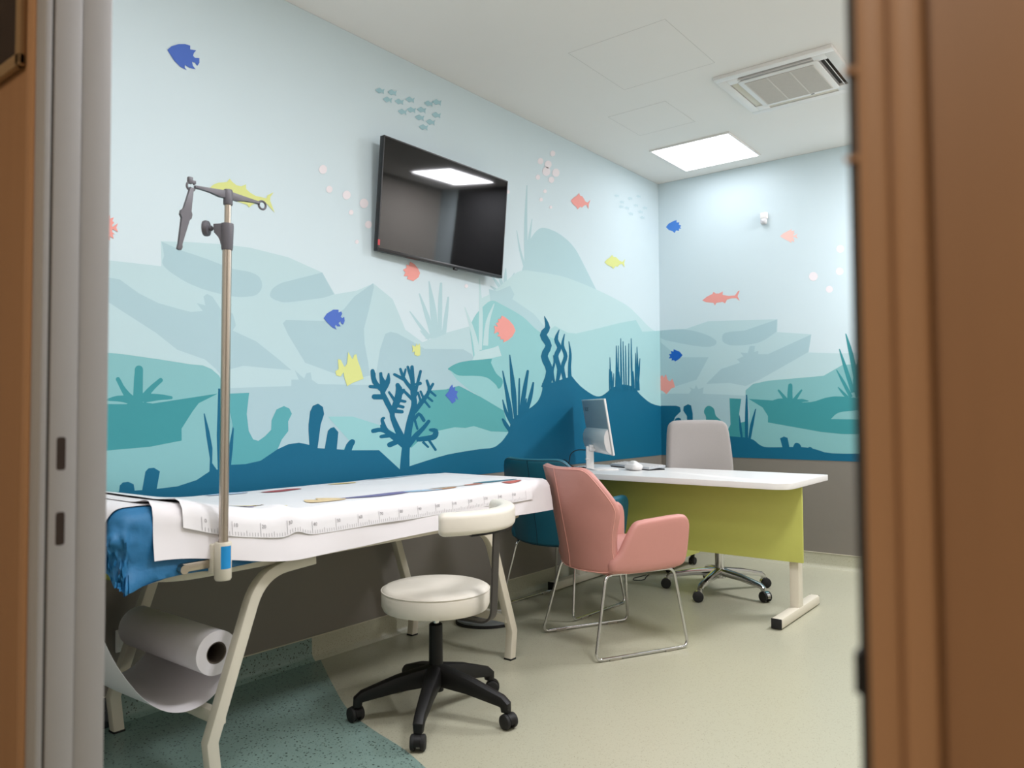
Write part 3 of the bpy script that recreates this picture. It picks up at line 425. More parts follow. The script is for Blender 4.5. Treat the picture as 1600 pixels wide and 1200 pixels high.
('coral_branch','deep',None,'-2.748,1.233 -2.712,1.243 -2.706,1.245 -2.703,1.25 -2.704,1.254 -2.707,1.258 -2.713,1.26 -2.72,1.259 -2.756,1.25'),
('coral_branch','deep',None,'-2.767,1.289 -2.789,1.315 -2.793,1.318 -2.798,1.318 -2.802,1.317 -2.805,1.315 -2.807,1.311 -2.805,1.308 -2.783,1.281'),
('coral_branch','deep',None,'-2.757,1.164 -2.728,1.2 -2.727,1.203 -2.728,1.205 -2.73,1.208 -2.734,1.208 -2.738,1.208 -2.741,1.206 -2.777,1.174'),
('coral_branch','deep',None,'-2.897,1.098 -2.886,1.111 -2.871,1.131 -2.857,1.152 -2.848,1.173 -2.843,1.193 -2.841,1.212 -2.847,1.228 -2.857,1.238 -2.863,1.244 -2.868,1.248 -2.876,1.249 -2.883,1.248 -2.889,1.244 -2.891,1.239 -2.89,1.233 -2.888,1.227 -2.888,1.219 -2.889,1.211 -2.891,1.198 -2.896,1.181 -2.902,1.163 -2.911,1.144 -2.921,1.124 -2.929,1.11'),
('coral_branch','deep',None,'-2.861,1.172 -2.826,1.207 -2.823,1.211 -2.824,1.216 -2.827,1.219 -2.833,1.221 -2.839,1.22 -2.844,1.218 -2.884,1.186'),
('coral_branch','deep',None,'-2.877,1.157 -2.929,1.205 -2.932,1.207 -2.935,1.207 -2.939,1.206 -2.941,1.204 -2.942,1.201 -2.941,1.199 -2.897,1.147'),
('coral_branch','deep',None,'-2.882,1.154 -2.825,1.149 -2.82,1.15 -2.816,1.152 -2.814,1.155 -2.815,1.158 -2.817,1.161 -2.822,1.162 -2.877,1.172'),
('coral_branch','deep',None,'-2.89,1.128 -2.841,1.12 -2.835,1.12 -2.831,1.122 -2.828,1.126 -2.828,1.13 -2.831,1.133 -2.836,1.135 -2.884,1.145'),
('coral_branch','deep',None,'-2.91,1.099 -2.847,1.095 -2.841,1.096 -2.836,1.098 -2.834,1.103 -2.835,1.107 -2.839,1.111 -2.844,1.112 -2.907,1.12'),
('coral_branch','deep',None,'-2.973,1.191 -3.032,1.19 -3.04,1.189 -3.046,1.184 -3.048,1.177 -3.046,1.171 -3.04,1.167 -3.032,1.165 -2.973,1.165'),
('coral_branch','deep',None,'-2.97,1.218 -2.983,1.228 -3.001,1.243 -3.014,1.257 -3.021,1.272 -3.026,1.291 -3.029,1.304 -3.032,1.309 -3.037,1.313 -3.044,1.313 -3.051,1.311 -3.055,1.306 -3.056,1.301 -3.055,1.287 -3.052,1.266 -3.044,1.245 -3.026,1.227 -3.005,1.212 -2.99,1.202'),
('coral_branch','deep',None,'-3.022,1.26 -3.023,1.292 -3.024,1.294 -3.025,1.296 -3.028,1.297 -3.031,1.297 -3.033,1.295 -3.034,1.293 -3.049,1.262'),
('coral_branch','deep',None,'-3.007,1.234 -3.058,1.235 -3.063,1.234 -3.067,1.231 -3.069,1.228 -3.068,1.224 -3.064,1.221 -3.06,1.22 -3.009,1.217'),
('coral_branch','deep',None,'-2.961,1.2 -2.952,1.212 -2.939,1.23 -2.928,1.249 -2.926,1.267 -2.929,1.283 -2.932,1.294 -2.932,1.296 -2.934,1.297 -2.937,1.298 -2.94,1.297 -2.942,1.296 -2.943,1.294 -2.947,1.283 -2.953,1.269 -2.961,1.257 -2.973,1.244 -2.988,1.23 -2.999,1.219'),
('coral_branch','deep',None,'-2.951,1.247 -2.989,1.295 -2.99,1.297 -2.993,1.298 -2.996,1.298 -2.998,1.297 -3,1.295 -3,1.292 -2.995,1.236'),
('coral_branch','deep',None,'-2.752,1.056 -2.742,1.066 -2.729,1.079 -2.726,1.083 -2.722,1.079 -2.71,1.065 -2.701,1.054 -2.696,1.05 -2.689,1.049 -2.683,1.05 -2.678,1.054 -2.677,1.058 -2.679,1.063 -2.688,1.074 -2.703,1.09 -2.726,1.101 -2.747,1.09 -2.76,1.074 -2.768,1.063'),
('coral_branch','deep',None,'-2.769,1.068 -2.744,1.013 -2.742,1.011 -2.738,1.009 -2.734,1.009 -2.731,1.011 -2.729,1.013 -2.729,1.016 -2.751,1.072'),
('seaweed','deep',None,'-1.921,1.023 -1.926,1.05 -1.933,1.09 -1.945,1.14 -1.97,1.209 -2,1.286 -2.022,1.341 -2.023,1.342 -2.025,1.343 -2.027,1.343 -2.029,1.342 -2.031,1.341 -2.031,1.339 -2.02,1.283 -2.003,1.204 -1.988,1.135 -1.974,1.086 -1.961,1.047 -1.952,1.021'),
('seaweed','deep',None,'-1.889,1.061 -1.89,1.103 -1.892,1.164 -1.899,1.23 -1.916,1.305 -1.938,1.384 -1.953,1.439 -1.954,1.441 -1.956,1.442 -1.958,1.442 -1.961,1.441 -1.962,1.44 -1.962,1.438 -1.96,1.381 -1.955,1.301 -1.949,1.226 -1.94,1.161 -1.929,1.101 -1.921,1.06'),
('seaweed','deep',None,'-1.864,1.073 -1.862,1.112 -1.86,1.167 -1.858,1.216 -1.857,1.251 -1.858,1.281 -1.858,1.3 -1.859,1.302 -1.861,1.304 -1.864,1.304 -1.868,1.304 -1.87,1.302 -1.871,1.3 -1.873,1.28 -1.875,1.251 -1.877,1.216 -1.879,1.167 -1.881,1.112 -1.883,1.073'),
('seaweed','deep',None,'-1.833,1.084 -1.823,1.118 -1.809,1.166 -1.795,1.215 -1.784,1.264 -1.774,1.313 -1.766,1.348 -1.767,1.352 -1.771,1.356 -1.777,1.357 -1.784,1.356 -1.789,1.354 -1.792,1.35 -1.805,1.316 -1.824,1.267 -1.84,1.218 -1.853,1.17 -1.864,1.121 -1.871,1.087'),
('seaweed','deep',None,'-1.779,1.095 -1.766,1.119 -1.748,1.154 -1.733,1.188 -1.723,1.222 -1.717,1.254 -1.712,1.277 -1.713,1.28 -1.716,1.283 -1.72,1.284 -1.726,1.283 -1.73,1.282 -1.732,1.279 -1.742,1.257 -1.757,1.225 -1.772,1.194 -1.788,1.16 -1.804,1.126 -1.816,1.102'),
('seaweed','deep',None,'-1.923,1.026 -1.94,1.047 -1.963,1.076 -1.984,1.103 -2,1.128 -2.014,1.152 -2.023,1.17 -2.025,1.171 -2.027,1.172 -2.029,1.172 -2.031,1.171 -2.032,1.17 -2.032,1.168 -2.029,1.15 -2.023,1.124 -2.012,1.096 -1.992,1.067 -1.968,1.038 -1.951,1.018'),
('seaweed','deep',None,'-1.818,1.083 -1.811,1.097 -1.802,1.117 -1.795,1.136 -1.792,1.152 -1.791,1.167 -1.79,1.177 -1.79,1.179 -1.792,1.18 -1.796,1.181 -1.799,1.181 -1.802,1.18 -1.803,1.178 -1.808,1.168 -1.814,1.154 -1.821,1.139 -1.828,1.121 -1.837,1.102 -1.843,1.088'),
('seaweed','deep',None,'-1.945,0.989 -1.955,1 -1.969,1.015 -1.983,1.029 -1.997,1.041 -2.011,1.051 -2.021,1.058 -2.024,1.06 -2.029,1.061 -2.033,1.06 -2.037,1.058 -2.038,1.055 -2.037,1.053 -2.032,1.044 -2.024,1.031 -2.014,1.017 -2,1.003 -1.983,0.989 -1.971,0.979'),
('seaweed','deep',None,'-1.545,1.239 -1.531,1.269 -1.512,1.314 -1.504,1.36 -1.523,1.401 -1.55,1.433 -1.563,1.454 -1.555,1.47 -1.533,1.493 -1.518,1.526 -1.536,1.557 -1.562,1.58 -1.573,1.591 -1.569,1.595 -1.55,1.612 -1.535,1.639 -1.551,1.668 -1.576,1.692 -1.595,1.709 -1.601,1.707 -1.596,1.687 -1.59,1.658 -1.592,1.638 -1.605,1.629 -1.631,1.613 -1.649,1.582 -1.629,1.553 -1.601,1.533 -1.589,1.519 -1.598,1.507 -1.623,1.483 -1.64,1.448 -1.622,1.412 -1.595,1.382 -1.583,1.355 -1.595,1.322 -1.62,1.283 -1.639,1.255'),
('seaweed','deep',None,'-1.442,1.289 -1.431,1.311 -1.416,1.343 -1.409,1.378 -1.419,1.409 -1.436,1.438 -1.444,1.459 -1.436,1.475 -1.418,1.493 -1.406,1.518 -1.418,1.541 -1.437,1.558 -1.446,1.571 -1.444,1.591 -1.435,1.616 -1.427,1.635 -1.434,1.636 -1.452,1.619 -1.476,1.594 -1.49,1.568 -1.482,1.544 -1.465,1.527 -1.458,1.514 -1.466,1.502 -1.484,1.483 -1.496,1.457 -1.486,1.427 -1.47,1.399 -1.46,1.374 -1.463,1.346 -1.471,1.315 -1.478,1.293'),
('seaweed','deep',None,'-1.351,1.311 -1.36,1.333 -1.371,1.364 -1.375,1.391 -1.365,1.413 -1.346,1.437 -1.336,1.465 -1.346,1.492 -1.365,1.514 -1.376,1.534 -1.376,1.561 -1.37,1.59 -1.365,1.612 -1.373,1.612 -1.386,1.591 -1.404,1.561 -1.414,1.53 -1.405,1.504 -1.388,1.482 -1.381,1.463 -1.39,1.443 -1.408,1.419 -1.419,1.391 -1.415,1.359 -1.404,1.326 -1.395,1.304'),
('seaweed','deep',None,'-1.287,1.311 -1.29,1.333 -1.293,1.364 -1.295,1.395 -1.292,1.423 -1.287,1.452 -1.287,1.482 -1.295,1.514 -1.306,1.545 -1.315,1.566 -1.323,1.565 -1.321,1.543 -1.318,1.511 -1.318,1.48 -1.322,1.452 -1.328,1.423 -1.333,1.394 -1.334,1.362 -1.334,1.33 -1.333,1.308'),
('seaweed','deep',None,'-1.482,1.292 -1.488,1.31 -1.495,1.336 -1.498,1.359 -1.493,1.378 -1.484,1.396 -1.479,1.415 -1.483,1.435 -1.492,1.452 -1.498,1.464 -1.505,1.463 -1.503,1.45 -1.5,1.433 -1.501,1.415 -1.509,1.399 -1.52,1.38 -1.527,1.359 -1.524,1.333 -1.517,1.307 -1.511,1.288'),
('seaweed','deep',None,'-0.761,1.248 -0.764,1.279 -0.768,1.323 -0.773,1.367 -0.777,1.411 -0.782,1.455 -0.785,1.486 -0.794,1.485 -0.794,1.454 -0.794,1.41 -0.793,1.366 -0.789,1.322 -0.784,1.278 -0.781,1.247'),
('seaweed','deep',None,'-0.744,1.248 -0.746,1.266 -0.749,1.292 -0.752,1.318 -0.756,1.343 -0.76,1.369 -0.763,1.387 -0.772,1.386 -0.773,1.368 -0.775,1.342 -0.775,1.316 -0.773,1.291 -0.769,1.265 -0.767,1.247'),
('seaweed','deep',None,'-0.681,1.249 -0.681,1.291 -0.681,1.352 -0.681,1.413 -0.684,1.474 -0.687,1.535 -0.689,1.577 -0.699,1.576 -0.702,1.534 -0.706,1.473 -0.709,1.412 -0.71,1.351 -0.709,1.291 -0.709,1.248'),
('seaweed','deep',None,'-0.636,1.25 -0.636,1.271 -0.637,1.3 -0.64,1.329 -0.648,1.357 -0.658,1.386 -0.665,1.406 -0.675,1.405 -0.681,1.385 -0.69,1.355 -0.696,1.326 -0.696,1.297 -0.694,1.268 -0.692,1.248'),
('seaweed','deep',None,'-0.664,1.249 -0.663,1.292 -0.662,1.353 -0.661,1.414 -0.661,1.475 -0.661,1.536 -0.662,1.579 -0.671,1.578 -0.673,1.535 -0.676,1.474 -0.679,1.413 -0.681,1.352 -0.682,1.291 -0.683,1.249'),
('seaweed','deep',None,'-0.615,1.25 -0.615,1.3 -0.616,1.371 -0.618,1.442 -0.621,1.514 -0.624,1.585 -0.626,1.635 -0.636,1.634 -0.638,1.584 -0.641,1.513 -0.642,1.441 -0.642,1.37 -0.64,1.299 -0.639,1.249'),
('seaweed','deep',None,'-0.576,1.251 -0.578,1.298 -0.581,1.365 -0.584,1.433 -0.587,1.5 -0.59,1.568 -0.592,1.615 -0.602,1.614 -0.602,1.567 -0.603,1.499 -0.603,1.432 -0.601,1.365 -0.598,1.297 -0.595,1.25'),
('seaweed','deep',None,'-0.548,1.251 -0.548,1.295 -0.549,1.356 -0.55,1.418 -0.551,1.48 -0.553,1.542 -0.555,1.586 -0.564,1.585 -0.566,1.541 -0.568,1.479 -0.569,1.417 -0.569,1.356 -0.568,1.294 -0.567,1.251'),
('seaweed','deep',None,'-0.512,1.252 -0.511,1.297 -0.508,1.363 -0.506,1.428 -0.506,1.493 -0.506,1.559 -0.506,1.605 -0.516,1.604 -0.518,1.558 -0.522,1.493 -0.526,1.427 -0.528,1.362 -0.53,1.297 -0.532,1.251'),
('seaweed','deep',None,'-0.454,1.253 -0.455,1.304 -0.457,1.377 -0.459,1.449 -0.463,1.522 -0.466,1.595 -0.469,1.646 -0.479,1.645 -0.481,1.594 -0.484,1.521 -0.485,1.448 -0.484,1.375 -0.481,1.303 -0.48,1.252'),
('seaweed','deep',None,'-0.427,1.253 -0.428,1.272 -0.428,1.299 -0.43,1.326 -0.435,1.353 -0.441,1.38 -0.445,1.398 -0.455,1.398 -0.46,1.379 -0.465,1.352 -0.469,1.325 -0.469,1.298 -0.468,1.271 -0.467,1.252'),
('seaweed','deep',None,'-0.393,1.254 -0.392,1.291 -0.392,1.343 -0.393,1.396 -0.396,1.449 -0.4,1.501 -0.402,1.538 -0.412,1.538 -0.416,1.5 -0.42,1.448 -0.423,1.395 -0.424,1.342 -0.423,1.29 -0.422,1.253'),
('seaweed','deep',None,'-0.349,1.255 -0.352,1.298 -0.358,1.36 -0.363,1.422 -0.37,1.484 -0.376,1.545 -0.381,1.588 -0.391,1.588 -0.392,1.544 -0.394,1.482 -0.393,1.42 -0.389,1.358 -0.383,1.297 -0.379,1.254'),
('seaweed','deep',None,'-0.376,1.253 -0.368,1.285 -0.356,1.331 -0.347,1.377 -0.341,1.423 -0.338,1.468 -0.336,1.501 -0.346,1.5 -0.354,1.468 -0.366,1.422 -0.377,1.377 -0.388,1.331 -0.398,1.286 -0.406,1.254'),
('seaweed','deep',None,'-0.741,1.248 -0.739,1.264 -0.736,1.287 -0.734,1.31 -0.733,1.333 -0.733,1.356 -0.734,1.372 -0.743,1.372 -0.745,1.356 -0.749,1.333 -0.752,1.31 -0.755,1.287 -0.757,1.264 -0.759,1.248'),
('seaweed','deep',None,'-0.701,1.248 -0.7,1.269 -0.698,1.298 -0.698,1.326 -0.698,1.355 -0.699,1.384 -0.699,1.404 -0.708,1.404 -0.711,1.384 -0.713,1.355 -0.716,1.326 -0.718,1.297 -0.719,1.268 -0.719,1.248'),
('seaweed','deep',None,'-0.786,1.247 -0.786,1.267 -0.787,1.296 -0.788,1.324 -0.79,1.353 -0.792,1.381 -0.793,1.401 -0.802,1.4 -0.803,1.38 -0.805,1.352 -0.806,1.323 -0.805,1.295 -0.804,1.267 -0.804,1.247'),
('fish','blue','blue fish print at the top near the door jamb','-4.087,2.506 -4.07,2.527 -4.042,2.546 -4.016,2.556 -3.994,2.558 -3.994,2.543 -3.969,2.548 -3.978,2.535 -3.982,2.522 -3.974,2.516 -3.955,2.522 -3.955,2.503 -3.964,2.487 -3.974,2.497 -3.986,2.496 -3.982,2.481 -3.97,2.471 -3.997,2.468 -4.015,2.473 -4.016,2.462 -4.007,2.455 -4.033,2.458 -4.059,2.474'),
('fish','blue','blue fish print above the yellow fish','-3.339,1.535 -3.321,1.558 -3.284,1.58 -3.253,1.583 -3.253,1.57 -3.237,1.576 -3.231,1.567 -3.24,1.551 -3.231,1.545 -3.219,1.553 -3.216,1.533 -3.226,1.515 -3.239,1.521 -3.24,1.531 -3.253,1.52 -3.24,1.506 -3.259,1.504 -3.269,1.511 -3.274,1.503 -3.264,1.489 -3.29,1.497 -3.321,1.519'),
('fish','blue','small blue fish print beside the branching coral','-2.526,1.192 -2.5,1.212 -2.488,1.236 -2.469,1.251 -2.463,1.233 -2.445,1.24 -2.449,1.219 -2.423,1.213 -2.435,1.196 -2.421,1.166 -2.446,1.178 -2.442,1.16 -2.47,1.146 -2.492,1.166'),
('fish','pink','coral pink fish print cut off by the door jamb','-4.344,1.765 -4.333,1.785 -4.317,1.8 -4.305,1.811 -4.293,1.822 -4.294,1.809 -4.28,1.816 -4.285,1.802 -4.278,1.797 -4.286,1.787 -4.284,1.78 -4.265,1.798 -4.271,1.78 -4.264,1.765 -4.284,1.773 -4.286,1.763 -4.276,1.755 -4.284,1.754 -4.279,1.738 -4.294,1.745 -4.292,1.729 -4.306,1.74 -4.32,1.748 -4.334,1.757'),
('fish','pink','pink fish print just below the television','-2.716,1.83 -2.73,1.851 -2.758,1.871 -2.789,1.879 -2.796,1.858 -2.816,1.86 -2.812,1.844 -2.839,1.83 -2.822,1.818 -2.834,1.797 -2.804,1.801 -2.81,1.786 -2.766,1.781 -2.727,1.806'),
('fish','pink','large pink fish print over the teal hill','-1.9,1.591 -1.921,1.622 -1.962,1.648 -2.009,1.666 -2.034,1.67 -2.044,1.65 -2.07,1.647 -2.064,1.629 -2.09,1.62 -2.07,1.601 -2.106,1.606 -2.098,1.582 -2.106,1.556 -2.071,1.572 -2.059,1.56 -2.079,1.546 -2.045,1.542 -2.049,1.526 -2.019,1.531 -2.019,1.511 -1.974,1.528 -1.932,1.553'),
('fish','yellow','yellow angular fish print beside the branching coral','-3.201,1.226 -3.169,1.242 -3.101,1.264 -3.117,1.31 -3.137,1.35 -3.146,1.381 -3.159,1.375 -3.169,1.354 -3.195,1.388 -3.202,1.332 -3.218,1.316 -3.24,1.35 -3.256,1.35 -3.252,1.305 -3.271,1.294 -3.265,1.275 -3.24,1.27 -3.223,1.291 -3.218,1.266'),
('fish','yellow','tiny yellow fish print','-2.715,1.398 -2.715,1.438 -2.72,1.46 -2.736,1.447 -2.743,1.458 -2.751,1.441 -2.774,1.447 -2.77,1.423 -2.774,1.41 -2.756,1.415 -2.759,1.399 -2.736,1.392'),
('fish','yellow','yellow long fish print behind the drip stand','-3.91,2.005 -3.891,2.026 -3.87,2.039 -3.842,2.047 -3.831,2.051 -3.818,2.068 -3.806,2.057 -3.787,2.048 -3.765,2.048 -3.743,2.062 -3.742,2.042 -3.723,2.031 -3.697,2.023 -3.662,2.024 -3.644,2.024 -3.638,2.039 -3.608,2.058 -3.624,2.035 -3.626,2.018 -3.602,1.97 -3.638,1.998 -3.658,2.007 -3.685,1.996 -3.712,1.982 -3.727,1.967 -3.738,1.977 -3.82,1.983 -3.87,1.995 -3.898,2'),
('fish','pink','pink tailed fish print to the right of the television','-1.282,2.521 -1.251,2.546 -1.209,2.569 -1.177,2.595 -1.165,2.58 -1.136,2.582 -1.117,2.569 -1.1,2.555 -1.071,2.552 -1.031,2.581 -1.054,2.546 -1.059,2.507 -1.082,2.534 -1.113,2.524 -1.142,2.502 -1.165,2.504 -1.197,2.479 -1.214,2.493 -1.256,2.502'),
('fish','yellow','yellow tailed fish print near the room corner','-0.851,2.167 -0.82,2.191 -0.775,2.213 -0.743,2.237 -0.723,2.225 -0.686,2.229 -0.658,2.219 -0.63,2.209 -0.593,2.209 -0.552,2.236 -0.568,2.205 -0.56,2.171 -0.599,2.192 -0.636,2.182 -0.665,2.161 -0.695,2.161 -0.726,2.137 -0.754,2.148 -0.81,2.153'),
('fish','school',None,'-3.027,2.701 -2.998,2.722 -2.98,2.717 -2.964,2.728 -2.97,2.712 -2.969,2.697 -2.983,2.704 -3.002,2.691'),
('fish','school',None,'-2.946,2.718 -2.916,2.74 -2.897,2.735 -2.88,2.746 -2.887,2.73 -2.886,2.715 -2.9,2.721 -2.92,2.708'),
('fish','school',None,'-2.976,2.672 -2.947,2.694 -2.928,2.688 -2.911,2.699 -2.918,2.683 -2.917,2.668 -2.931,2.675 -2.951,2.662'),
('fish','school',None,'-2.897,2.688 -2.867,2.709 -2.848,2.704 -2.831,2.715 -2.838,2.699 -2.836,2.684 -2.851,2.69 -2.871,2.677'),
('fish','school',None,'-2.821,2.722 -2.79,2.745 -2.77,2.739 -2.752,2.751 -2.76,2.734 -2.758,2.719 -2.773,2.725 -2.794,2.712'),
('fish','school',None,'-2.875,2.642 -2.845,2.663 -2.825,2.658 -2.808,2.669 -2.815,2.652 -2.814,2.637 -2.828,2.644 -2.849,2.631'),
('fish','school',None,'-2.812,2.671 -2.781,2.693 -2.761,2.688 -2.743,2.699 -2.75,2.682 -2.749,2.667 -2.764,2.674 -2.785,2.661'),
('fish','school',None,'-2.738,2.694 -2.706,2.717 -2.685,2.711 -2.667,2.723 -2.674,2.706 -2.673,2.69 -2.688,2.697 -2.71,2.684'),
('fish','school',None,'-2.685,2.745 -2.652,2.768 -2.631,2.763 -2.613,2.775 -2.62,2.758 -2.619,2.742 -2.634,2.749 -2.657,2.735'),
('fish','school',None,'-2.622,2.772 -2.588,2.796 -2.566,2.791 -2.547,2.803 -2.555,2.785 -2.554,2.769 -2.57,2.776 -2.593,2.762'),
('fish','school',None,'-2.752,2.649 -2.72,2.671 -2.699,2.666 -2.681,2.677 -2.689,2.66 -2.687,2.645 -2.703,2.651 -2.724,2.638'),
('fish','school',None,'-2.627,2.701 -2.593,2.724 -2.572,2.718 -2.553,2.73 -2.56,2.713 -2.559,2.697 -2.575,2.704 -2.598,2.69'),
('fish','school',None,'-2.671,2.649 -2.638,2.672 -2.617,2.666 -2.598,2.678 -2.606,2.661 -2.604,2.645 -2.62,2.652 -2.642,2.638'),
('fish','school',None,'-2.724,2.606 -2.691,2.628 -2.671,2.623 -2.652,2.634 -2.66,2.617 -2.658,2.601 -2.674,2.608 -2.696,2.595'),
('fish','school2',None,'-0.704,2.684 -0.671,2.7 -0.649,2.697 -0.63,2.705 -0.638,2.693 -0.636,2.682 -0.652,2.687 -0.675,2.677'),
('fish','school2',None,'-0.63,2.653 -0.596,2.669 -0.574,2.665 -0.555,2.673 -0.563,2.661 -0.561,2.65 -0.578,2.655 -0.601,2.645'),
('fish','school2',None,'-0.504,2.709 -0.469,2.725 -0.446,2.722 -0.426,2.73 -0.435,2.718 -0.433,2.707 -0.45,2.711 -0.474,2.701'),
('fish','school2',None,'-0.375,2.752 -0.338,2.769 -0.314,2.765 -0.294,2.774 -0.302,2.762 -0.3,2.75 -0.318,2.755 -0.343,2.745'),
('fish','school2',None,'-0.555,2.625 -0.52,2.641 -0.497,2.637 -0.478,2.645 -0.486,2.633 -0.484,2.622 -0.501,2.627 -0.524,2.617'),
('fish','school2',None,'-0.417,2.673 -0.38,2.69 -0.357,2.686 -0.337,2.695 -0.345,2.682 -0.343,2.671 -0.361,2.676 -0.385,2.666'),
('fish','school2',None,'-0.347,2.638 -0.31,2.655 -0.286,2.651 -0.265,2.659 -0.274,2.647 -0.272,2.635 -0.29,2.64 -0.315,2.63'),
('fish','school2',None,'-0.497,2.593 -0.462,2.609 -0.439,2.605 -0.419,2.613 -0.427,2.601 -0.426,2.59 -0.443,2.595 -0.467,2.585'),
('fish','school2',None,'-0.274,2.683 -0.236,2.7 -0.212,2.696 -0.191,2.705 -0.199,2.692 -0.198,2.681 -0.216,2.686 -0.241,2.676'),
('fish','school2',None,'-0.317,2.599 -0.28,2.616 -0.256,2.611 -0.235,2.62 -0.244,2.607 -0.242,2.596 -0.26,2.601 -0.285,2.591'),
('fish','school2',None,'-0.64,2.617 -0.606,2.633 -0.584,2.629 -0.565,2.637 -0.573,2.625 -0.571,2.614 -0.588,2.619 -0.611,2.609'),
('bubble','bubble',None,'-3.322,2.229 -3.323,2.221 -3.327,2.214 -3.333,2.208 -3.341,2.204 -3.349,2.202 -3.356,2.202 -3.362,2.205 -3.366,2.211 -3.368,2.218 -3.366,2.225 -3.362,2.232 -3.356,2.238 -3.349,2.243 -3.341,2.245 -3.333,2.244 -3.327,2.241 -3.323,2.236'),
('bubble','bubble',None,'-3.29,2.143 -3.291,2.137 -3.294,2.132 -3.299,2.127 -3.305,2.124 -3.311,2.122 -3.317,2.123 -3.322,2.125 -3.325,2.13 -3.326,2.135 -3.325,2.141 -3.322,2.147 -3.317,2.151 -3.311,2.155 -3.305,2.156 -3.299,2.155 -3.294,2.153 -3.291,2.149'),
('bubble','bubble',None,'-3.181,2.14 -3.183,2.132 -3.187,2.125 -3.194,2.119 -3.201,2.114 -3.21,2.112 -3.218,2.113 -3.224,2.117 -3.229,2.122 -3.23,2.129 -3.229,2.137 -3.224,2.144 -3.218,2.15 -3.21,2.155 -3.202,2.157 -3.194,2.156 -3.187,2.153 -3.183,2.147'),
('bubble','bubble',None,'-3.071,2.123 -3.073,2.115 -3.078,2.106 -3.085,2.1 -3.094,2.095 -3.104,2.093 -3.112,2.094 -3.12,2.098 -3.124,2.104 -3.126,2.112 -3.124,2.12 -3.12,2.128 -3.113,2.135 -3.104,2.139 -3.094,2.141 -3.085,2.141 -3.078,2.137 -3.073,2.131'),
('bubble','bubble',None,'-3.164,2.06 -3.165,2.056 -3.168,2.051 -3.171,2.048 -3.176,2.046 -3.181,2.045 -3.185,2.045 -3.189,2.047 -3.192,2.05 -3.192,2.054 -3.192,2.059 -3.189,2.063 -3.185,2.066 -3.181,2.069 -3.176,2.07 -3.171,2.069 -3.168,2.067 -3.165,2.064'),
('bubble','bubble',None,'-3.048,2.023 -3.049,2.017 -3.053,2.01 -3.059,2.005 -3.066,2.001 -3.074,2 -3.081,2.001 -3.087,2.004 -3.091,2.009 -3.092,2.015 -3.091,2.022 -3.087,2.028 -3.081,2.033 -3.074,2.037 -3.066,2.038 -3.059,2.038 -3.053,2.035 -3.049,2.03'),
('bubble','bubble',None,'-3.131,1.924 -3.132,1.92 -3.134,1.917 -3.137,1.914 -3.141,1.912 -3.145,1.911 -3.148,1.912 -3.151,1.914 -3.153,1.916 -3.154,1.92 -3.153,1.923 -3.151,1.926 -3.148,1.929 -3.145,1.931 -3.141,1.932 -3.137,1.931 -3.134,1.929 -3.132,1.927'),
('bubble','bubble',None,'-1.519,2.662 -1.522,2.651 -1.53,2.64 -1.542,2.631 -1.557,2.624 -1.573,2.62 -1.587,2.62 -1.599,2.624 -1.607,2.631 -1.609,2.64 -1.606,2.651 -1.599,2.661 -1.587,2.671 -1.572,2.678 -1.556,2.682 -1.542,2.682 -1.53,2.678 -1.522,2.671'),
('bubble','bubble',None,'-1.412,2.68 -1.415,2.67 -1.422,2.659 -1.434,2.65 -1.448,2.644 -1.463,2.64 -1.477,2.64 -1.489,2.643 -1.496,2.65 -1.499,2.659 -1.496,2.669 -1.488,2.679 -1.477,2.688 -1.463,2.695 -1.448,2.698 -1.433,2.699 -1.422,2.695 -1.414,2.689'),
('bubble','bubble',None,'-1.596,2.71 -1.598,2.702 -1.603,2.695 -1.612,2.688 -1.622,2.683 -1.633,2.68 -1.643,2.68 -1.652,2.682 -1.657,2.687 -1.659,2.694 -1.657,2.701 -1.651,2.709 -1.643,2.716 -1.633,2.721 -1.622,2.724 -1.611,2.724 -1.603,2.721 -1.598,2.717'),
('bubble','bubble',None,'-1.461,2.796 -1.463,2.789 -1.468,2.781 -1.476,2.775 -1.486,2.77 -1.496,2.767 -1.506,2.767 -1.513,2.769 -1.518,2.774 -1.52,2.78 -1.518,2.787 -1.513,2.794 -1.505,2.8 -1.495,2.805 -1.485,2.808 -1.475,2.808 -1.468,2.806 -1.462,2.802'),
('bubble','bubble',None,'-1.503,2.712 -1.506,2.703 -1.513,2.694 -1.523,2.685 -1.536,2.679 -1.549,2.676 -1.562,2.676 -1.572,2.679 -1.579,2.685 -1.581,2.693 -1.579,2.702 -1.572,2.711 -1.562,2.719 -1.549,2.726 -1.535,2.729 -1.523,2.729 -1.512,2.726 -1.506,2.721'),
('bubble','bubble',None,'-1.475,2.618 -1.477,2.61 -1.483,2.602 -1.491,2.595 -1.502,2.59 -1.514,2.588 -1.524,2.588 -1.533,2.591 -1.538,2.596 -1.54,2.602 -1.538,2.61 -1.532,2.618 -1.524,2.624 -1.513,2.629 -1.502,2.632 -1.491,2.632 -1.482,2.63 -1.477,2.625'),
('bubble','bubble',None,'-1.632,2.597 -1.633,2.591 -1.638,2.585 -1.644,2.58 -1.652,2.576 -1.661,2.574 -1.669,2.574 -1.676,2.576 -1.68,2.58 -1.682,2.585 -1.68,2.591 -1.676,2.597 -1.669,2.603 -1.661,2.606 -1.652,2.609 -1.644,2.609 -1.637,2.606 -1.633,2.603'),
('bubble','bubble',None,'-1.561,2.522 -1.562,2.517 -1.566,2.513 -1.571,2.509 -1.577,2.506 -1.584,2.505 -1.59,2.505 -1.595,2.506 -1.599,2.509 -1.6,2.513 -1.598,2.518 -1.595,2.522 -1.59,2.526 -1.584,2.529 -1.577,2.531 -1.571,2.531 -1.566,2.529 -1.562,2.526'),
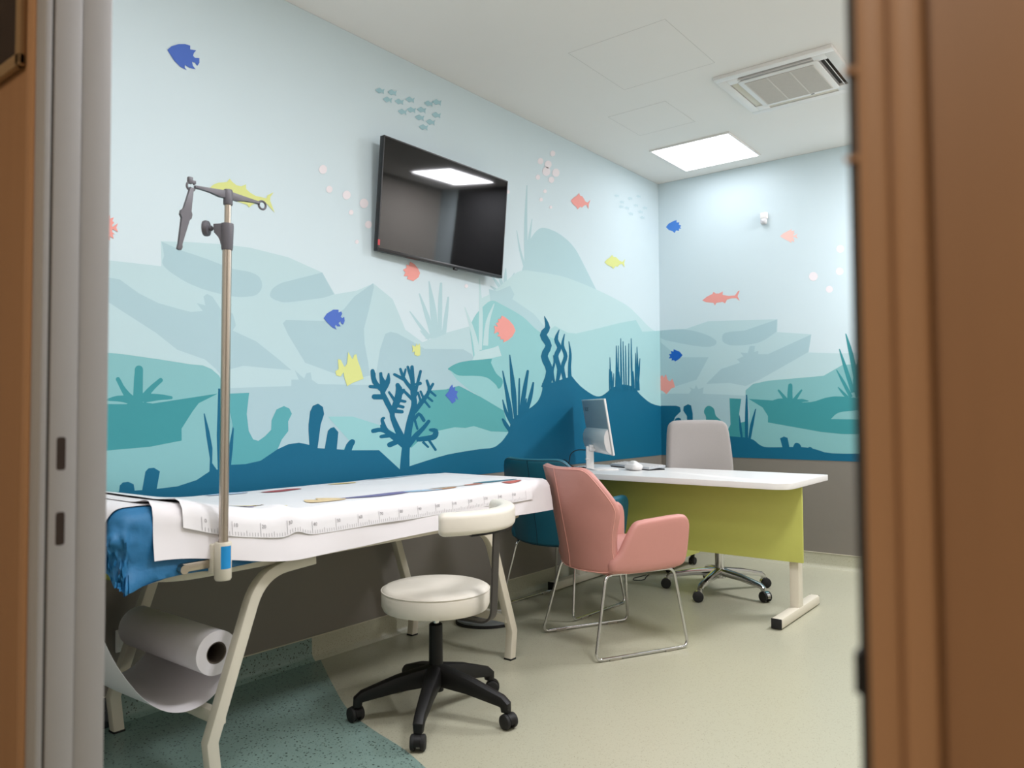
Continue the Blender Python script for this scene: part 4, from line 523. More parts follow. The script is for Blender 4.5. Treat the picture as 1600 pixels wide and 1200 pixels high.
('bubble','bubble',None,'-1.605,2.458 -1.606,2.454 -1.609,2.449 -1.614,2.446 -1.62,2.443 -1.627,2.441 -1.633,2.441 -1.638,2.443 -1.641,2.446 -1.642,2.45 -1.641,2.455 -1.638,2.459 -1.633,2.463 -1.627,2.466 -1.62,2.467 -1.614,2.467 -1.609,2.465 -1.606,2.462'),
('bubble','bubble',None,'-1.501,2.43 -1.502,2.426 -1.505,2.423 -1.509,2.419 -1.515,2.417 -1.52,2.416 -1.526,2.416 -1.53,2.417 -1.533,2.42 -1.534,2.423 -1.533,2.427 -1.53,2.431 -1.525,2.434 -1.52,2.437 -1.514,2.438 -1.509,2.438 -1.505,2.436 -1.502,2.434'),
('bubble','bubble',None,'-1.95,2.431 -1.951,2.427 -1.954,2.422 -1.959,2.419 -1.964,2.416 -1.97,2.415 -1.976,2.415 -1.98,2.417 -1.983,2.419 -1.984,2.423 -1.983,2.427 -1.98,2.432 -1.975,2.435 -1.97,2.438 -1.964,2.439 -1.959,2.439 -1.954,2.437 -1.951,2.435'),
('bubble','bubble',None,'-2.335,1.809 -2.336,1.805 -2.339,1.802 -2.343,1.799 -2.347,1.797 -2.353,1.796 -2.357,1.797 -2.361,1.799 -2.364,1.802 -2.365,1.806 -2.364,1.809 -2.361,1.813 -2.357,1.816 -2.352,1.818 -2.347,1.818 -2.343,1.818 -2.339,1.816 -2.336,1.813')]
MURAL_BACK=[
('rock','pale1',None,'0.002,1.754 0.004,1.741 0.226,1.739 0.413,1.785 0.634,1.775 0.946,1.758 0.942,1.665 1.183,1.633 1.161,1.506 1.376,1.487 3.24,1.474 3.24,1.301 1.286,1.219 0.697,1.134 0.002,0.9'),
('rock','pale2',None,'0.002,1.741 0.023,1.742 0.115,1.743 0.199,1.739 0.266,1.726 0.327,1.708 0.377,1.69 0.415,1.674 0.443,1.658 0.463,1.643 0.475,1.631 0.479,1.62 0.476,1.61 0.468,1.6 0.453,1.592 0.427,1.588 0.394,1.588 0.351,1.593 0.287,1.604 0.181,1.628 0.051,1.66 0.002,1.684'),
('rock','pale2',None,'0.937,1.668 0.906,1.648 0.861,1.62 0.81,1.598 0.751,1.588 0.686,1.584 0.631,1.585 0.593,1.589 0.567,1.596 0.547,1.606 0.533,1.616 0.525,1.627 0.523,1.64 0.523,1.656 0.529,1.674 0.549,1.687 0.595,1.692 0.655,1.693 0.698,1.693 0.943,1.757'),
('rock','pale2',None,'0.388,1.302 0.51,1.412 0.662,1.455 0.637,1.48 0.687,1.501 0.663,1.531 0.72,1.524 0.737,1.575 0.777,1.573 0.769,1.529 0.801,1.535 0.8,1.512 0.872,1.508 1.027,1.57 1.183,1.632 1.161,1.509 0.948,1.396 0.805,1.322 0.7,1.278 0.576,1.305'),
('rock','pale2',None,'0.002,1.693 0.009,1.646 0.086,1.582 0.196,1.517 0.412,1.507 0.31,1.337 0.138,1.291 0.002,1.322'),
('rock','pale2',None,'0.002,1.236 0.246,1.23 0.264,1.255 0.252,1.28 0.291,1.263 0.304,1.296 0.326,1.262 0.367,1.277 0.361,1.228 0.706,1.206 0.802,1.133 0.795,0.757 0.002,0.744'),
('rock','teal2',None,'0.698,1.206 0.699,1.246 0.756,1.292 0.868,1.313 1.26,1.336 1.389,1.408 3.24,1.415 3.24,0.744 0.665,0.744 0.668,0.864 0.71,0.944 0.728,1.071 0.714,1.166'),
('rock','teal3',None,'1.02,1.155 1.061,1.153 1.118,1.151 1.169,1.153 1.207,1.161 1.239,1.172 1.271,1.182 1.3,1.187 1.329,1.191 1.371,1.19 1.439,1.183 1.519,1.171 3.24,1.163 3.24,0.947 1.379,0.93 1.238,0.943 0.863,1.008 0.864,1.055 0.825,1.118 0.722,1.182 0.928,1.166'),
('rock','teal2',None,'3.24,1.105 3.24,1.102 1.495,1.096 1.452,1.091 1.416,1.088 1.382,1.084 1.354,1.077 1.332,1.063 1.315,1.045 1.304,1.033 3.24,1.014'),
('seaweed','teal3',None,'1.047,1.14 1.046,1.158 1.045,1.183 1.044,1.208 1.044,1.231 1.045,1.255 1.045,1.271 1.044,1.279 1.039,1.286 1.031,1.289 1.023,1.287 1.016,1.282 1.014,1.274 1.012,1.257 1.009,1.234 1.007,1.209 1.006,1.182 1.007,1.156 1.007,1.138'),
('seaweed','teal3',None,'1.027,1.157 1.016,1.171 1,1.19 0.984,1.208 0.971,1.223 0.959,1.236 0.95,1.245 0.947,1.247 0.944,1.248 0.941,1.246 0.938,1.243 0.938,1.24 0.939,1.236 0.946,1.226 0.956,1.211 0.966,1.195 0.977,1.174 0.989,1.152 0.997,1.136'),
('seaweed','teal3',None,'1.057,1.136 1.064,1.149 1.073,1.167 1.082,1.185 1.093,1.203 1.104,1.221 1.112,1.233 1.114,1.236 1.113,1.24 1.111,1.243 1.108,1.244 1.105,1.244 1.102,1.241 1.092,1.23 1.078,1.215 1.064,1.199 1.05,1.183 1.037,1.168 1.027,1.157'),
('seaweed','teal3',None,'1.012,1.172 0.999,1.175 0.981,1.18 0.961,1.182 0.939,1.18 0.919,1.174 0.905,1.171 0.905,1.166 0.92,1.165 0.94,1.163 0.957,1.159 0.972,1.153 0.987,1.144 0.997,1.138'),
('seaweed','teal3',None,'1.053,1.136 1.069,1.141 1.091,1.148 1.111,1.153 1.127,1.156 1.143,1.157 1.154,1.158 1.155,1.163 1.144,1.167 1.128,1.172 1.11,1.176 1.087,1.175 1.063,1.174 1.047,1.172'),
('seaweed','teal3',None,'1.493,1.305 1.485,1.352 1.473,1.419 1.46,1.482 1.445,1.537 1.429,1.587 1.417,1.622 1.416,1.623 1.415,1.624 1.413,1.624 1.412,1.623 1.411,1.622 1.411,1.62 1.416,1.584 1.423,1.532 1.432,1.476 1.442,1.413 1.453,1.347 1.46,1.299'),
('seaweed','teal3',None,'1.468,1.22 1.456,1.262 1.439,1.323 1.421,1.382 1.403,1.434 1.386,1.483 1.373,1.518 1.372,1.519 1.371,1.52 1.369,1.52 1.368,1.519 1.367,1.518 1.367,1.516 1.374,1.48 1.385,1.428 1.397,1.374 1.412,1.315 1.429,1.254 1.44,1.211'),
('seaweed','teal3',None,'1.451,1.189 1.439,1.215 1.421,1.252 1.403,1.288 1.384,1.321 1.365,1.352 1.352,1.374 1.351,1.376 1.349,1.376 1.347,1.376 1.346,1.375 1.346,1.373 1.346,1.371 1.356,1.347 1.369,1.313 1.384,1.278 1.4,1.241 1.417,1.204 1.429,1.178'),
('seaweed','teal3',None,'1.426,1.187 1.417,1.196 1.404,1.21 1.391,1.223 1.38,1.235 1.368,1.246 1.36,1.255 1.359,1.256 1.357,1.256 1.356,1.255 1.355,1.254 1.355,1.252 1.355,1.251 1.361,1.24 1.369,1.226 1.379,1.211 1.39,1.196 1.403,1.182 1.412,1.172'),
('seaweed','teal3',None,'1.518,1.192 1.512,1.22 1.503,1.258 1.499,1.301 1.505,1.358 1.516,1.425 1.524,1.473 1.524,1.478 1.521,1.483 1.517,1.486 1.512,1.486 1.507,1.484 1.504,1.479 1.489,1.433 1.468,1.367 1.454,1.304 1.455,1.251 1.464,1.207 1.471,1.179'),
('coral','teal3',None,'0.574,1.189 0.665,1.183 0.647,1.071 0.66,0.896 0.527,0.893 0.579,0.991'),
('coral','teal3',None,'0.367,1.088 0.369,1.098 0.373,1.108 0.379,1.117 0.385,1.124 0.392,1.129 0.4,1.132 0.408,1.133 0.417,1.132 0.425,1.129 0.434,1.124 0.442,1.118 0.449,1.109 0.454,1.097 0.456,1.084 0.459,1.069 0.465,1.055 0.479,1.042 0.497,1.028 0.511,1.016 0.512,1.006 0.491,0.998 0.456,0.991 0.418,0.988 0.392,0.989 0.382,0.999 0.381,1.015 0.384,1.032 0.384,1.047 0.38,1.058 0.374,1.069 0.369,1.078'),
('coral','teal3',None,'0.604,0.991 0.695,1.015 0.692,0.864 0.602,0.863'),
('sea_floor','deep',None,'0.002,1.138 0.135,1.136 0.168,1.126 0.175,1.092 0.125,1.047 0.1,0.988 0.569,0.902 0.685,0.896 0.702,0.893 0.726,0.889 0.749,0.881 0.77,0.867 0.79,0.849 0.812,0.836 0.833,0.829 0.855,0.827 0.891,0.827 0.952,0.829 1.026,0.833 1.089,0.835 1.13,0.832 1.16,0.828 1.192,0.822 1.223,0.813 1.256,0.802 1.306,0.796 1.394,0.796 1.496,0.8 3.24,0.803 3.24,0.744 0.002,0.744'),
('coral','deep',None,'0.115,0.996 0.112,1.003 0.114,1.013 0.119,1.022 0.125,1.03 0.13,1.035 0.138,1.039 0.145,1.041 0.152,1.042 0.159,1.041 0.165,1.039 0.17,1.036 0.174,1.03 0.178,1.02 0.182,1.008 0.183,0.996 0.179,0.988 0.166,0.986 0.147,0.987 0.127,0.991'),
('coral','deep',None,'0.228,0.988 0.225,1.055 0.195,1.097 0.199,1.13 0.235,1.147 0.262,1.138 0.275,1.072 0.274,0.989'),
('coral','deep',None,'0.968,0.816 0.949,0.893 0.977,0.907 1.003,0.898 1.018,0.818'),
('coral','deep',None,'1.041,0.818 1.039,0.826 1.042,0.837 1.047,0.848 1.052,0.857 1.056,0.861 1.061,0.863 1.067,0.864 1.072,0.863 1.077,0.862 1.083,0.859 1.088,0.855 1.092,0.85 1.096,0.843 1.098,0.834 1.099,0.826 1.095,0.82 1.084,0.816 1.067,0.815 1.051,0.815'),
('coral','deep',None,'1.139,0.816 1.138,0.82 1.141,0.826 1.146,0.831 1.151,0.835 1.156,0.836 1.161,0.836 1.166,0.834 1.17,0.832 1.175,0.828 1.179,0.823 1.181,0.818 1.18,0.814 1.172,0.813 1.16,0.813 1.147,0.814'),
('seaweed','deep',None,'0.672,0.889 0.671,0.907 0.669,0.932 0.666,0.96 0.661,0.995 0.655,1.032 0.651,1.058 0.646,1.058 0.646,1.031 0.646,0.993 0.647,0.958 0.65,0.929 0.655,0.904 0.658,0.887'),
('seaweed','deep',None,'0.713,0.889 0.714,0.937 0.716,1.007 0.716,1.071 0.715,1.125 0.713,1.175 0.711,1.209 0.711,1.211 0.709,1.213 0.707,1.214 0.704,1.213 0.702,1.211 0.702,1.209 0.699,1.175 0.695,1.125 0.692,1.071 0.69,1.006 0.689,0.937 0.689,0.888'),
('seaweed','deep',None,'0.731,0.88 0.738,0.908 0.746,0.948 0.755,0.989 0.763,1.032 0.771,1.077 0.777,1.108 0.771,1.109 0.76,1.079 0.745,1.037 0.731,0.994 0.723,0.952 0.717,0.911 0.712,0.882'),
('fish','blue3','blue fish print near the room corner','0.067,2.57 0.092,2.595 0.139,2.61 0.161,2.612 0.16,2.593 0.184,2.591 0.179,2.573 0.2,2.561 0.189,2.551 0.2,2.537 0.18,2.54 0.18,2.522 0.156,2.53 0.141,2.51 0.128,2.526 0.091,2.544'),
('fish','blue2','small deep blue fish print beside the room corner','0.196,1.534 0.169,1.564 0.133,1.579 0.12,1.585 0.118,1.566 0.096,1.573 0.101,1.55 0.079,1.548 0.089,1.53 0.076,1.514 0.104,1.513 0.1,1.496 0.122,1.498 0.131,1.486 0.168,1.506'),
('fish','pink','pink fish print low beside the room corner','0.002,1.32 0.002,1.372 0.018,1.383 0.031,1.362 0.05,1.389 0.064,1.344 0.083,1.33 0.105,1.351 0.116,1.326 0.128,1.283 0.097,1.275 0.082,1.259 0.053,1.229 0.026,1.251 0.002,1.264'),
('fish','pink','long pink fish print on the back wall','0.367,1.951 0.407,1.977 0.451,1.993 0.46,2.009 0.477,1.994 0.503,1.991 0.534,2.004 0.533,1.977 0.579,1.966 0.629,1.964 0.654,1.994 0.667,1.997 0.65,1.957 0.666,1.917 0.64,1.942 0.603,1.945 0.566,1.938 0.552,1.91 0.532,1.924 0.481,1.921 0.47,1.902 0.459,1.923 0.398,1.934'),
('fish','pinkpale','pale pink fish print under the motion sensor','0.976,2.363 0.996,2.379 1.022,2.389 1.041,2.396 1.06,2.403 1.059,2.389 1.081,2.39 1.073,2.377 1.083,2.369 1.07,2.362 1.074,2.353 1.103,2.364 1.092,2.347 1.104,2.328 1.073,2.345 1.069,2.335 1.084,2.322 1.072,2.325 1.079,2.305 1.056,2.319 1.059,2.301 1.037,2.318 1.014,2.333 0.992,2.349'),
('bubble','bubble',None,'1.415,2.211 1.412,2.199 1.405,2.191 1.395,2.187 1.383,2.189 1.373,2.195 1.366,2.205 1.364,2.217 1.367,2.229 1.374,2.237 1.384,2.241 1.396,2.239 1.406,2.233 1.412,2.223'),
('bubble','bubble',None,'1.236,2.039 1.232,2.026 1.224,2.016 1.211,2.011 1.198,2.012 1.185,2.02 1.177,2.032 1.174,2.046 1.178,2.06 1.186,2.07 1.199,2.075 1.213,2.073 1.225,2.065 1.233,2.053'),
('bubble','bubble',None,'1.407,2.055 1.405,2.044 1.397,2.036 1.387,2.032 1.376,2.033 1.366,2.039 1.359,2.049 1.357,2.061 1.36,2.073 1.367,2.081 1.377,2.085 1.388,2.084 1.398,2.077 1.405,2.067'),
('bubble','bubble',None,'1.335,1.938 1.333,1.928 1.326,1.92 1.316,1.916 1.306,1.917 1.297,1.923 1.29,1.932 1.288,1.943 1.291,1.954 1.297,1.961 1.307,1.965 1.317,1.964 1.327,1.958 1.333,1.949')]
# ------------------------------------------------------------------ the printed mural (outlines in metres on each wall)
def mural(wallobj, data, axis, u0, u1):
    def place(u, v, d): return V((d, u, v)) if axis == 0 else V((u, -d, v))
    bm = bmesh.new()
    lo = place(u0, MZ, 0); hi = place(u1, CZ-.001, .0012)
    bx(bm, tuple(min(a, b) for a, b in zip(lo, hi)), tuple(max(a, b) for a, b in zip(lo, hi)))
    root = obj('wall_mural', bm, MUR['base'], wallobj, 'underwater mural print in pale blue and teal')
    d = .0014; tree = bmesh.new(); top = False
    for name, col, label, pts in data:
        P = [tuple(map(float, q.split(','))) for q in pts.split()]
        if name not in ('fish', 'bubble'): d += .000015
        elif not top: d += .00002; top = True
        bm = tree if name == 'coral_branch' else bmesh.new()
        vs = [bm.verts.new(place(u, v, d)) for u, v in P]
        f = bm.faces.new(vs); f.normal_update()
        bmesh.ops.triangulate(bm, faces=[f], ngon_method='EAR_CLIP')
        if name != 'coral_branch':
            for f in bm.faces:
                f.normal_update()
                n = f.normal.x if axis == 0 else -f.normal.y
                if n < 0: f.normal_flip()
            obj(name, bm, MUR[col], root, label, recalc=False)
    if len(tree.verts):
        for f in tree.faces:
            f.normal_update()
            if f.normal.x < 0: f.normal_flip()
        obj('coral', tree, MUR['deep'], root, 'branching dark blue coral print', recalc=False)
    else: tree.free()
    return root
mural(wall_left, MURAL_LEFT, 0, FY, 0)
mural(wall_back, MURAL_BACK, 1, 0, RW)
dark_panel = struct(obj('dark_panel_1', box((2.0,-.012,.95), (2.98,-.001,2.92), .002), m_gasket))  # unseen; added as the dark panel mirrored in the television, kind unknown
obj('infill', box((2.04,-.018,1.0), (2.94,-.0125,2.88), .001), mat('charcoal blind', (52,52,54), .7), dark_panel)
# coved skirting with a cream joint line
def skirt(name, p0, p1, inward, m, parent=None):
    sec = [(0,0), (.030,0), (.026,.004), (.014,.012), (.006,.028), (.004,.10), (0,.10)]
    bm = bmesh.new(); A, B, I = V(p0), V(p1), V(inward)
    a = [bm.verts.new(A+I*x+V((0,0,z))) for x, z in sec]; b = [bm.verts.new(B+I*x+V((0,0,z))) for x, z in sec]
    for i in range(len(sec)): j = (i+1) % len(sec); bm.faces.new((a[i], a[j], b[j], b[i]))
    bm.faces.new(a[::-1]); bm.faces.new(b)
    o = obj(name, bm, m, parent)
    bm = bmesh.new(); d = (B-A).normalized()
    q = [A+V((0,0,.0995)), B+V((0,0,.0995)), B+I*.006+V((0,0,.1035)), A+I*.006+V((0,0,.1035))]
    lo = tuple(min(p[i] for p in q) for i in range(3)); hi = tuple(max(p[i] for p in q) for i in range(3))
    obj('joint_line', box(lo, hi), m_trimline, o)
    return o
bl = struct(skirt('baseboard_left', (0,-3.40,0), (0,0,0), (1,0,0), m_floor))
skirt('baseboard_section', (0,-4.27,0), (0,-3.40,0), (1,0,0), m_floorb, bl)
skirt('baseboard_section', (0,-5.1,0), (0,-4.27,0), (1,0,0), m_vinyl_dark, bl)  # section nearest the doorway, in the darkest vinyl tone
struct(skirt('baseboard_back', (0,0,0), (RW,0,0), (0,-1,0), m_floor))
struct(skirt('baseboard_right', (RW,-5.1,0), (RW,0,0), (-1,0,0), m_floor))
# ------------------------------------------------------------------ doorway and corridor
door = bpy.data.objects.new('door_1', None); COL.objects.link(door); door.location = (DX0, FY, 0); struct(door)
def dpart(name, lo, hi, m, bev=.0, label=None):
    s = V((DX0, FY, 0))
    return obj(name, box(tuple(V(lo)-s), tuple(V(hi)-s), bev), m, door, label)
jamb = dpart('door_jamb', (DX0-.035,-5.134,0), (DX0,FY+.004,DH+.03), m_frame, .0015, 'grey lacquered door jamb')
dpart('door_jamb', (DX0-.035,-5.166,0), (DX0+.0015,-5.134,DH+.03), m_frame, .0012)
dpart('jamb_gasket', (DX0-.03,-5.1685,0), (DX0-.0005,-5.166,DH+.03), m_gasket)
dpart('jamb_edge', (DX0-.03,-5.1765,0), (DX0,-5.1685,DH+.03), m_frame, .0012)
for z0, z1 in ((1.036,1.077), (.943,.984)):
    ol = [(y-5.1525, z+(z0+z1)/2) for y, z in rrect(.0105, z1-z0, .003)]
    bm = prism(ol, lambda u, v, h: V((h-DX0, u-FY, v)), DX0-.002, DX0+.0017)
    obj('strike_slot', bm, m_dark, door, 'dark latch slot')
dpart('door_casing', (DX0-.055,-5.178,0), (DX0-.0305,-5.165,DH+.06), m_woodl, .001)
dpart('wall_cladding', (0,-5.172,0), (DX0-.0555,-5.165,2.6), m_wood)
dpart('jamb_gasket', (DX1,-5.196,0), (DX1+.005,-5.10,DH+.03), m_gasket, .001)
dpart('door_jamb', (DX1+.005,-5.17,0), (DX1+.035,FY+.004,DH+.03), m_frame)
dpart('door_casing', (DX1+.0055,-5.203,0), (DX1+.018,-5.165,DH+.06), m_woodl, .0015)
dpart('door_casing', (DX1+.018,-5.2005,0), (DX1+.0195,-5.165,DH+.06), m_wood)
dpart('door_casing', (DX1+.0195,-5.203,0), (DX1+.032,-5.165,DH+.06), m_woodl, .0015)
dpart('wall_cladding', (DX1+.0325,-5.196,0), (4.6,-5.165,2.6), m_wood)
dpart('door_head', (DX0-.035,-5.17,DH), (DX1+.035,FY+.004,DH+.03), m_frame)
dpart('wall_cladding', (DX0-.055,-5.172,DH+.03), (DX1+.033,-5.165,2.6), m_wood)
for zz in (1.258, 1.218): dpart('orange_glint', (DX1-.001,-5.199,zz-.001), (DX1+.006,-5.196,zz+.0012), m_woodl)  # small orange reflections on the gasket edge, built as light brown slips
dpart('door_buffer', (DX1-.0015,-5.198,.982), (DX1+.002,-5.19,1.0), m_rubber)
struct(obj('wall_corridor', box((-.1,-7.4,0), (4.6,-7.3,2.6)), mat('corridor wall paint', (196,186,170), .7)))
struct(obj('ceiling_corridor', box((-.1,-7.4,2.6), (4.6,-5.165,2.7)), m_ceil))
struct(obj('wall_corridor', box((-.2,-7.4,0), (-.1,-5.165,2.6)), mat('corridor wall paint', (196,186,170), .7)))
struct(obj('wall_corridor', box((4.6,-7.4,0), (4.7,-5.165,2.6)), mat('corridor wall paint', (196,186,170), .7)))
# corridor ceiling downlight (outside the frame, above the photographer)
dl = thing('corridor_light_panel', 'square light panel in the corridor ceiling outside the doorway', 'ceiling light', (2.4,-6.7,2.6))
bm = bmesh.new()
for lo, hi in (((-.3,-.3),(.3,-.285)), ((-.3,.285),(.3,.3)), ((-.3,-.285),(-.285,.285)), ((.285,-.285),(.3,.285))): bx(bm, (lo[0],lo[1],-.011), (hi[0],hi[1],0), .0015)
obj('frame', bm, m_white, dl)
bm = bmesh.new(); bm.faces.new([bm.verts.new((sx*.285, sy*.285, -.008)) for sx, sy in ((-1,-1),(-1,1),(1,1),(1,-1))])
obj('diffuser', bm, emit_mat('corridor diffuser', (255,240,222), CORRIDOR_STRENGTH), dl, recalc=False)
# door sign
sg = thing('door_sign', 'dark door sign plate in a pale metal frame beside the doorway', 'sign', (1.62,-5.172,1.66))
obj('plate', box((-.1,-.006,-.09), (.098,0,.09), .002), m_dark, sg)
bm = bmesh.new()
for lo, hi in (((-.11,-.010,-.1), (.108,0,-.082)), ((-.11,-.010,.082), (.108,0,.1)), ((.094,-.010,-.1), (.108,0,.1)), ((-.11,-.010,-.1), (-.096,0,.1))): bx(bm, lo, hi, .003)
obj('sign_frame', bm, mat('champagne metal', (170,140,104), .35, .4), sg)
# ------------------------------------------------------------------ ceiling light panels
def light_panel(x, y, label, power):
    t = thing('ceiling_light_panel', label, 'ceiling light', (x, y, CZ), 0, 'square ceiling light panels')
    a = .292; bm = bmesh.new()
    for lo, hi in (((-a,-a),(a,-a+.012)), ((-a,a-.012),(a,a)), ((-a,-a+.012),(-a+.012,a-.012)), ((a-.012,-a+.012),(a,a-.012))):
        bx(bm, (lo[0],lo[1],-.011), (hi[0],hi[1],0), .0015)
    obj('frame', bm, m_white, t)
    bm = bmesh.new(); vs = [bm.verts.new((sx*(a-.012), sy*(a-.012), -.008)) for sx, sy in ((-1,-1),(-1,1),(1,1),(1,-1))]
    bm.faces.new(vs); obj('diffuser', bm, emit_mat('light panel diffuser', (250,250,255), power*PANEL_STRENGTH), t, recalc=False)
light_panel(.62,-.48, 'square white light panel in the ceiling near the mural corner', 5.2)
light_panel(2.55,-.48, 'square white light panel over the right of the desk, mirrored in the television', 70.0)
light_panel(2.45,-3.3, 'square white light panel in the ceiling beyond the stool, right side of the room', 45.0)
light_panel(1.5,-4.5, 'unseen fill light panel added in the ceiling just inside the doorway', 18.0)  # added fill light for the pink chair's back, not a known fitting
# ------------------------------------------------------------------ air conditioner cassette
ac = thing('air_conditioner', 'white four-way cassette air conditioner set in the ceiling', 'air conditioner', (1.475,-1.30,CZ))
a = .312
ol = [(x, y) for x, y in rrect(2*a, 2*a, .03)]
bm = bmesh.new()
# panel ring with four vent openings left open
def acb(lo, hi, z0=-.02, z1=0, b=.002): bx(bm, (lo[0],lo[1],z0), (hi[0],hi[1],z1), b)
v0, v1, vl = .215, .262, .20
for s in (-1, 1):
    for lo, hi in (((-a, v1), (a, a)),):
        acb((lo[0], min(s*lo[1], s*hi[1])), (hi[0], max(s*lo[1], s*hi[1])))
    acb((min(s*v1, s*a), -v1), (max(s*v1, s*a), v1))
    acb((-vl if 1 else 0, min(s*v0, s*(v0-.02))), (vl, max(s*v0, s*(v0-.02))))
    acb((min(s*v0, s*(v0-.02)), -vl), (max(s*v0, s*(v0-.02)), vl))
    for q in (-1, 1): acb((min(s*(vl-.005), s*v1), min(q*(vl-.005), q*v1)), (max(s*(vl-.005), s*v1), max(q*(vl-.005), q*v1)))
obj('panel', bm, m_white, ac)
obj('intake_frame', prism(rrect(.43,.43,.02), lambda u, v, h: V((u, v, h)), -.025, -.012, .003), m_white, ac)
bm = bmesh.new(); g = .182
n = 46
for k in range(n):
    y = -g+2*g*(k+.5)/n; bx(bm, (-g,y-.0022,-.0285), (g,y+.0022,-.0255))
for x in (-g, -g/3, g/3, g): bx(bm, (x-.003,-g,-.029), (x+.003,g,-.0252))
gr = obj('intake_grille', bm, mat('grey intake grille', (214,209,202), .6), ac); gr['kind'] = 'stuff'
obj('intake_back', box((-g,-g,-.0258), (g,g,-.025)), mat('grille shadow', (172,168,162), .8), ac)
obj('vent_cavity', box((-.275,-.275,-.004), (.275,.275,.0)), mat('vent cavity', (58,54,50), .8), ac)
for (lo, hi, tilt) in (((-vl,-.256,0), (vl,-.226,0), 80), ((-vl,.219,0), (vl,.258,0), 6), ((-.258,-vl,1), (-.219,vl,1), 6), ((.226,-vl,1), (.256,vl,1), 55)):
    cx, cy = (lo[0]+hi[0])/2, (lo[1]+hi[1])/2; w, h = hi[0]-lo[0], hi[1]-lo[1]
    bm = box((-w/2,-h/2,-.0015), (w/2,h/2,.0015), .001)
    ax = 'X' if w > h else 'Y'; s = 1 if (cx+cy) < 0 else -1
    if ax == 'Y': s = -s
    xf(bm, Matrix.Translation((cx, cy, -.013)) @ Matrix.Rotation(radians(tilt)*s, 4, ax))
    obj('louvre', bm, m_cream if tilt < 20 else m_white, ac)
obj('badge', box((.06,.196,-.0262), (.078,.203,-.025)), m_gasket, ac)
# ------------------------------------------------------------------ motion sensor
ms = thing('motion_sensor', 'small white motion sensor high on the back wall', 'sensor', (.866,0,2.508))
obj('housing', box((-.028,-.03,-.005), (.028,0,.045), .01, 3), m_white, ms)
obj('lens', pillow(rrect(.05,.045,.015,4), .03, .012, lambda u, v, w: V((u,-.022-w,v-.022)), bulge=.004), mat('grey lens', (205,205,208), .3), ms)
obj('bracket', box((-.012,-.012,-.03), (.012,0,.03), .003), m_white, ms)
# ------------------------------------------------------------------ television
TL, TR, BR, BL = V((.098,-3.056,2.439)), V((.138,-2.140,2.420)), V((.090,-2.134,1.888)), V((.050,-3.056,1.881))
tc = (TL+TR+BR+BL)/4; ux = (TR-TL).normalized(); uz = (TL-BL).normalized(); un = ux.cross(uz)
if un.x < 0: un = -un
W2, H2 = (TR-TL).length/2, (TL-BL).length/2
tv = thing('television', 'black flat-screen television tilted on the mural wall', 'television', tuple(tc))
def tvp(u, v, w): return ux*u+uz*v+un*w
def tvbox(u0, u1, v0, v1, w0, w1, bev=0):
    bm = box((u0,v0,w0), (u1,v1,w1), bev)
    for v in bm.verts: v.co = tvp(*v.co)
    return bm
obj('back_shell', tvbox(-W2,W2,-H2,H2,-.03,-.002,.002), m_tvbody, tv)
obj('electronics_box', tvbox(-W2*.8,W2*.8,-H2+.02,H2*.1,-.04,-.028,.005), m_tvbody, tv)
obj('screen', tvbox(-W2+.006,W2-.006,-H2+.016,H2-.006,-.003,0), m_screen, tv, 'glossy black screen reflecting a light panel')
bm = tvbox(-W2,W2,-H2,-H2+.016,-.002,.003,.001)
obj('bezel', merge(bm, tvbox(-W2,W2,H2-.006,H2,-.002,.001), tvbox(-W2,-W2+.006,-H2,H2,-.002,.001), tvbox(W2-.006,W2,-H2,H2,-.002,.001)), m_tvbody, tv)
obj('sensor', tvbox(.07,.098,-H2-.012,-H2+.002,-.012,.0,.003), m_tvbody, tv)
obj('sticker', tvbox(-W2-.001,-W2+.012,-H2+.028,-H2+.055,.001,.0016), m_red, tv, 'small red sticker')
obj('wall_bracket', tvbox(-.12,.2,-.02,.2,-.07,-.03), m_tvbody, tv)
bm = text_bm('● ● ●' if 0 else 'LED', .012, lambda u, v: tvp(u+.0, v-H2+.008, .0034)); bm.free()
# ------------------------------------------------------------------ wall socket
so = thing('wall_socket', 'white double wall socket low behind the bed end', 'socket', (0,-4.195,.287))
obj('plate', box((0,-.062,-.04), (.009,.062,.04), .003), m_white, so)
for y in (-.028, .028):
    s = obj('socket_insert', box((.0085,y-.022,-.022), (.011,y+.022,.022), .001), m_white, so)
    obj('socket_hole', merge(*[lathe([(.0035,0), (.0035,.0012), (0,.0012)], 10) for _ in range(1)]), m_rubber, s, loc=(.011,y,.0), rot=(0,pi/2,0))
# ------------------------------------------------------------------ examination bed
X0, X1, Y0, Y1 = .065, .748, -4.60, -2.64
def ztop(y):
    t = max(0.0, min(1.0, (-4.02-y)/.5)); t = t*t*(3-2*t)
    return .775+.068*t
bed = thing('examination_bed', 'cream framed examination bed along the mural wall', 'bed', (.40,-3.6,0))
bo = V((.40,-3.6,0))
def bpt(x, y, z): return V((x, y, z))-bo
sec = rrect(.038,.038,.005,2)
for xs in (.70, .085):
    for sgn, yf in ((1,-4.285), (-1,-2.857)):
        yk = yf-.014*sgn
        path = [bpt(xs,yf,.006), bpt(xs,yk,.125)]
        path += fillet([bpt(xs,yk,.125), bpt(xs,yk+.165*sgn,.60), bpt(xs,yk+.37*sgn,.613)], .14, 8)[1:]
        lg = obj('leg', sweep(bmesh.new(), path, sec, (1,0,0)), m_cream, bed)
        obj('foot_cap', box(tuple(bpt(xs-.02,yf-.02,0)), tuple(bpt(xs+.02,yf+.02,.008)), .002), m_rubber, lg)
for yk in (-4.262, -2.872):
    obj('cross_bar', sweep(bmesh.new(), [bpt(.085,yk,.185), bpt(.70,yk,.185)], rrect(.03,.04,.004,2), (0,1,0)), m_cream, bed)
fr = [(.105,-4.44), (.682,-4.44), (.682,-2.72), (.105,-2.72)]
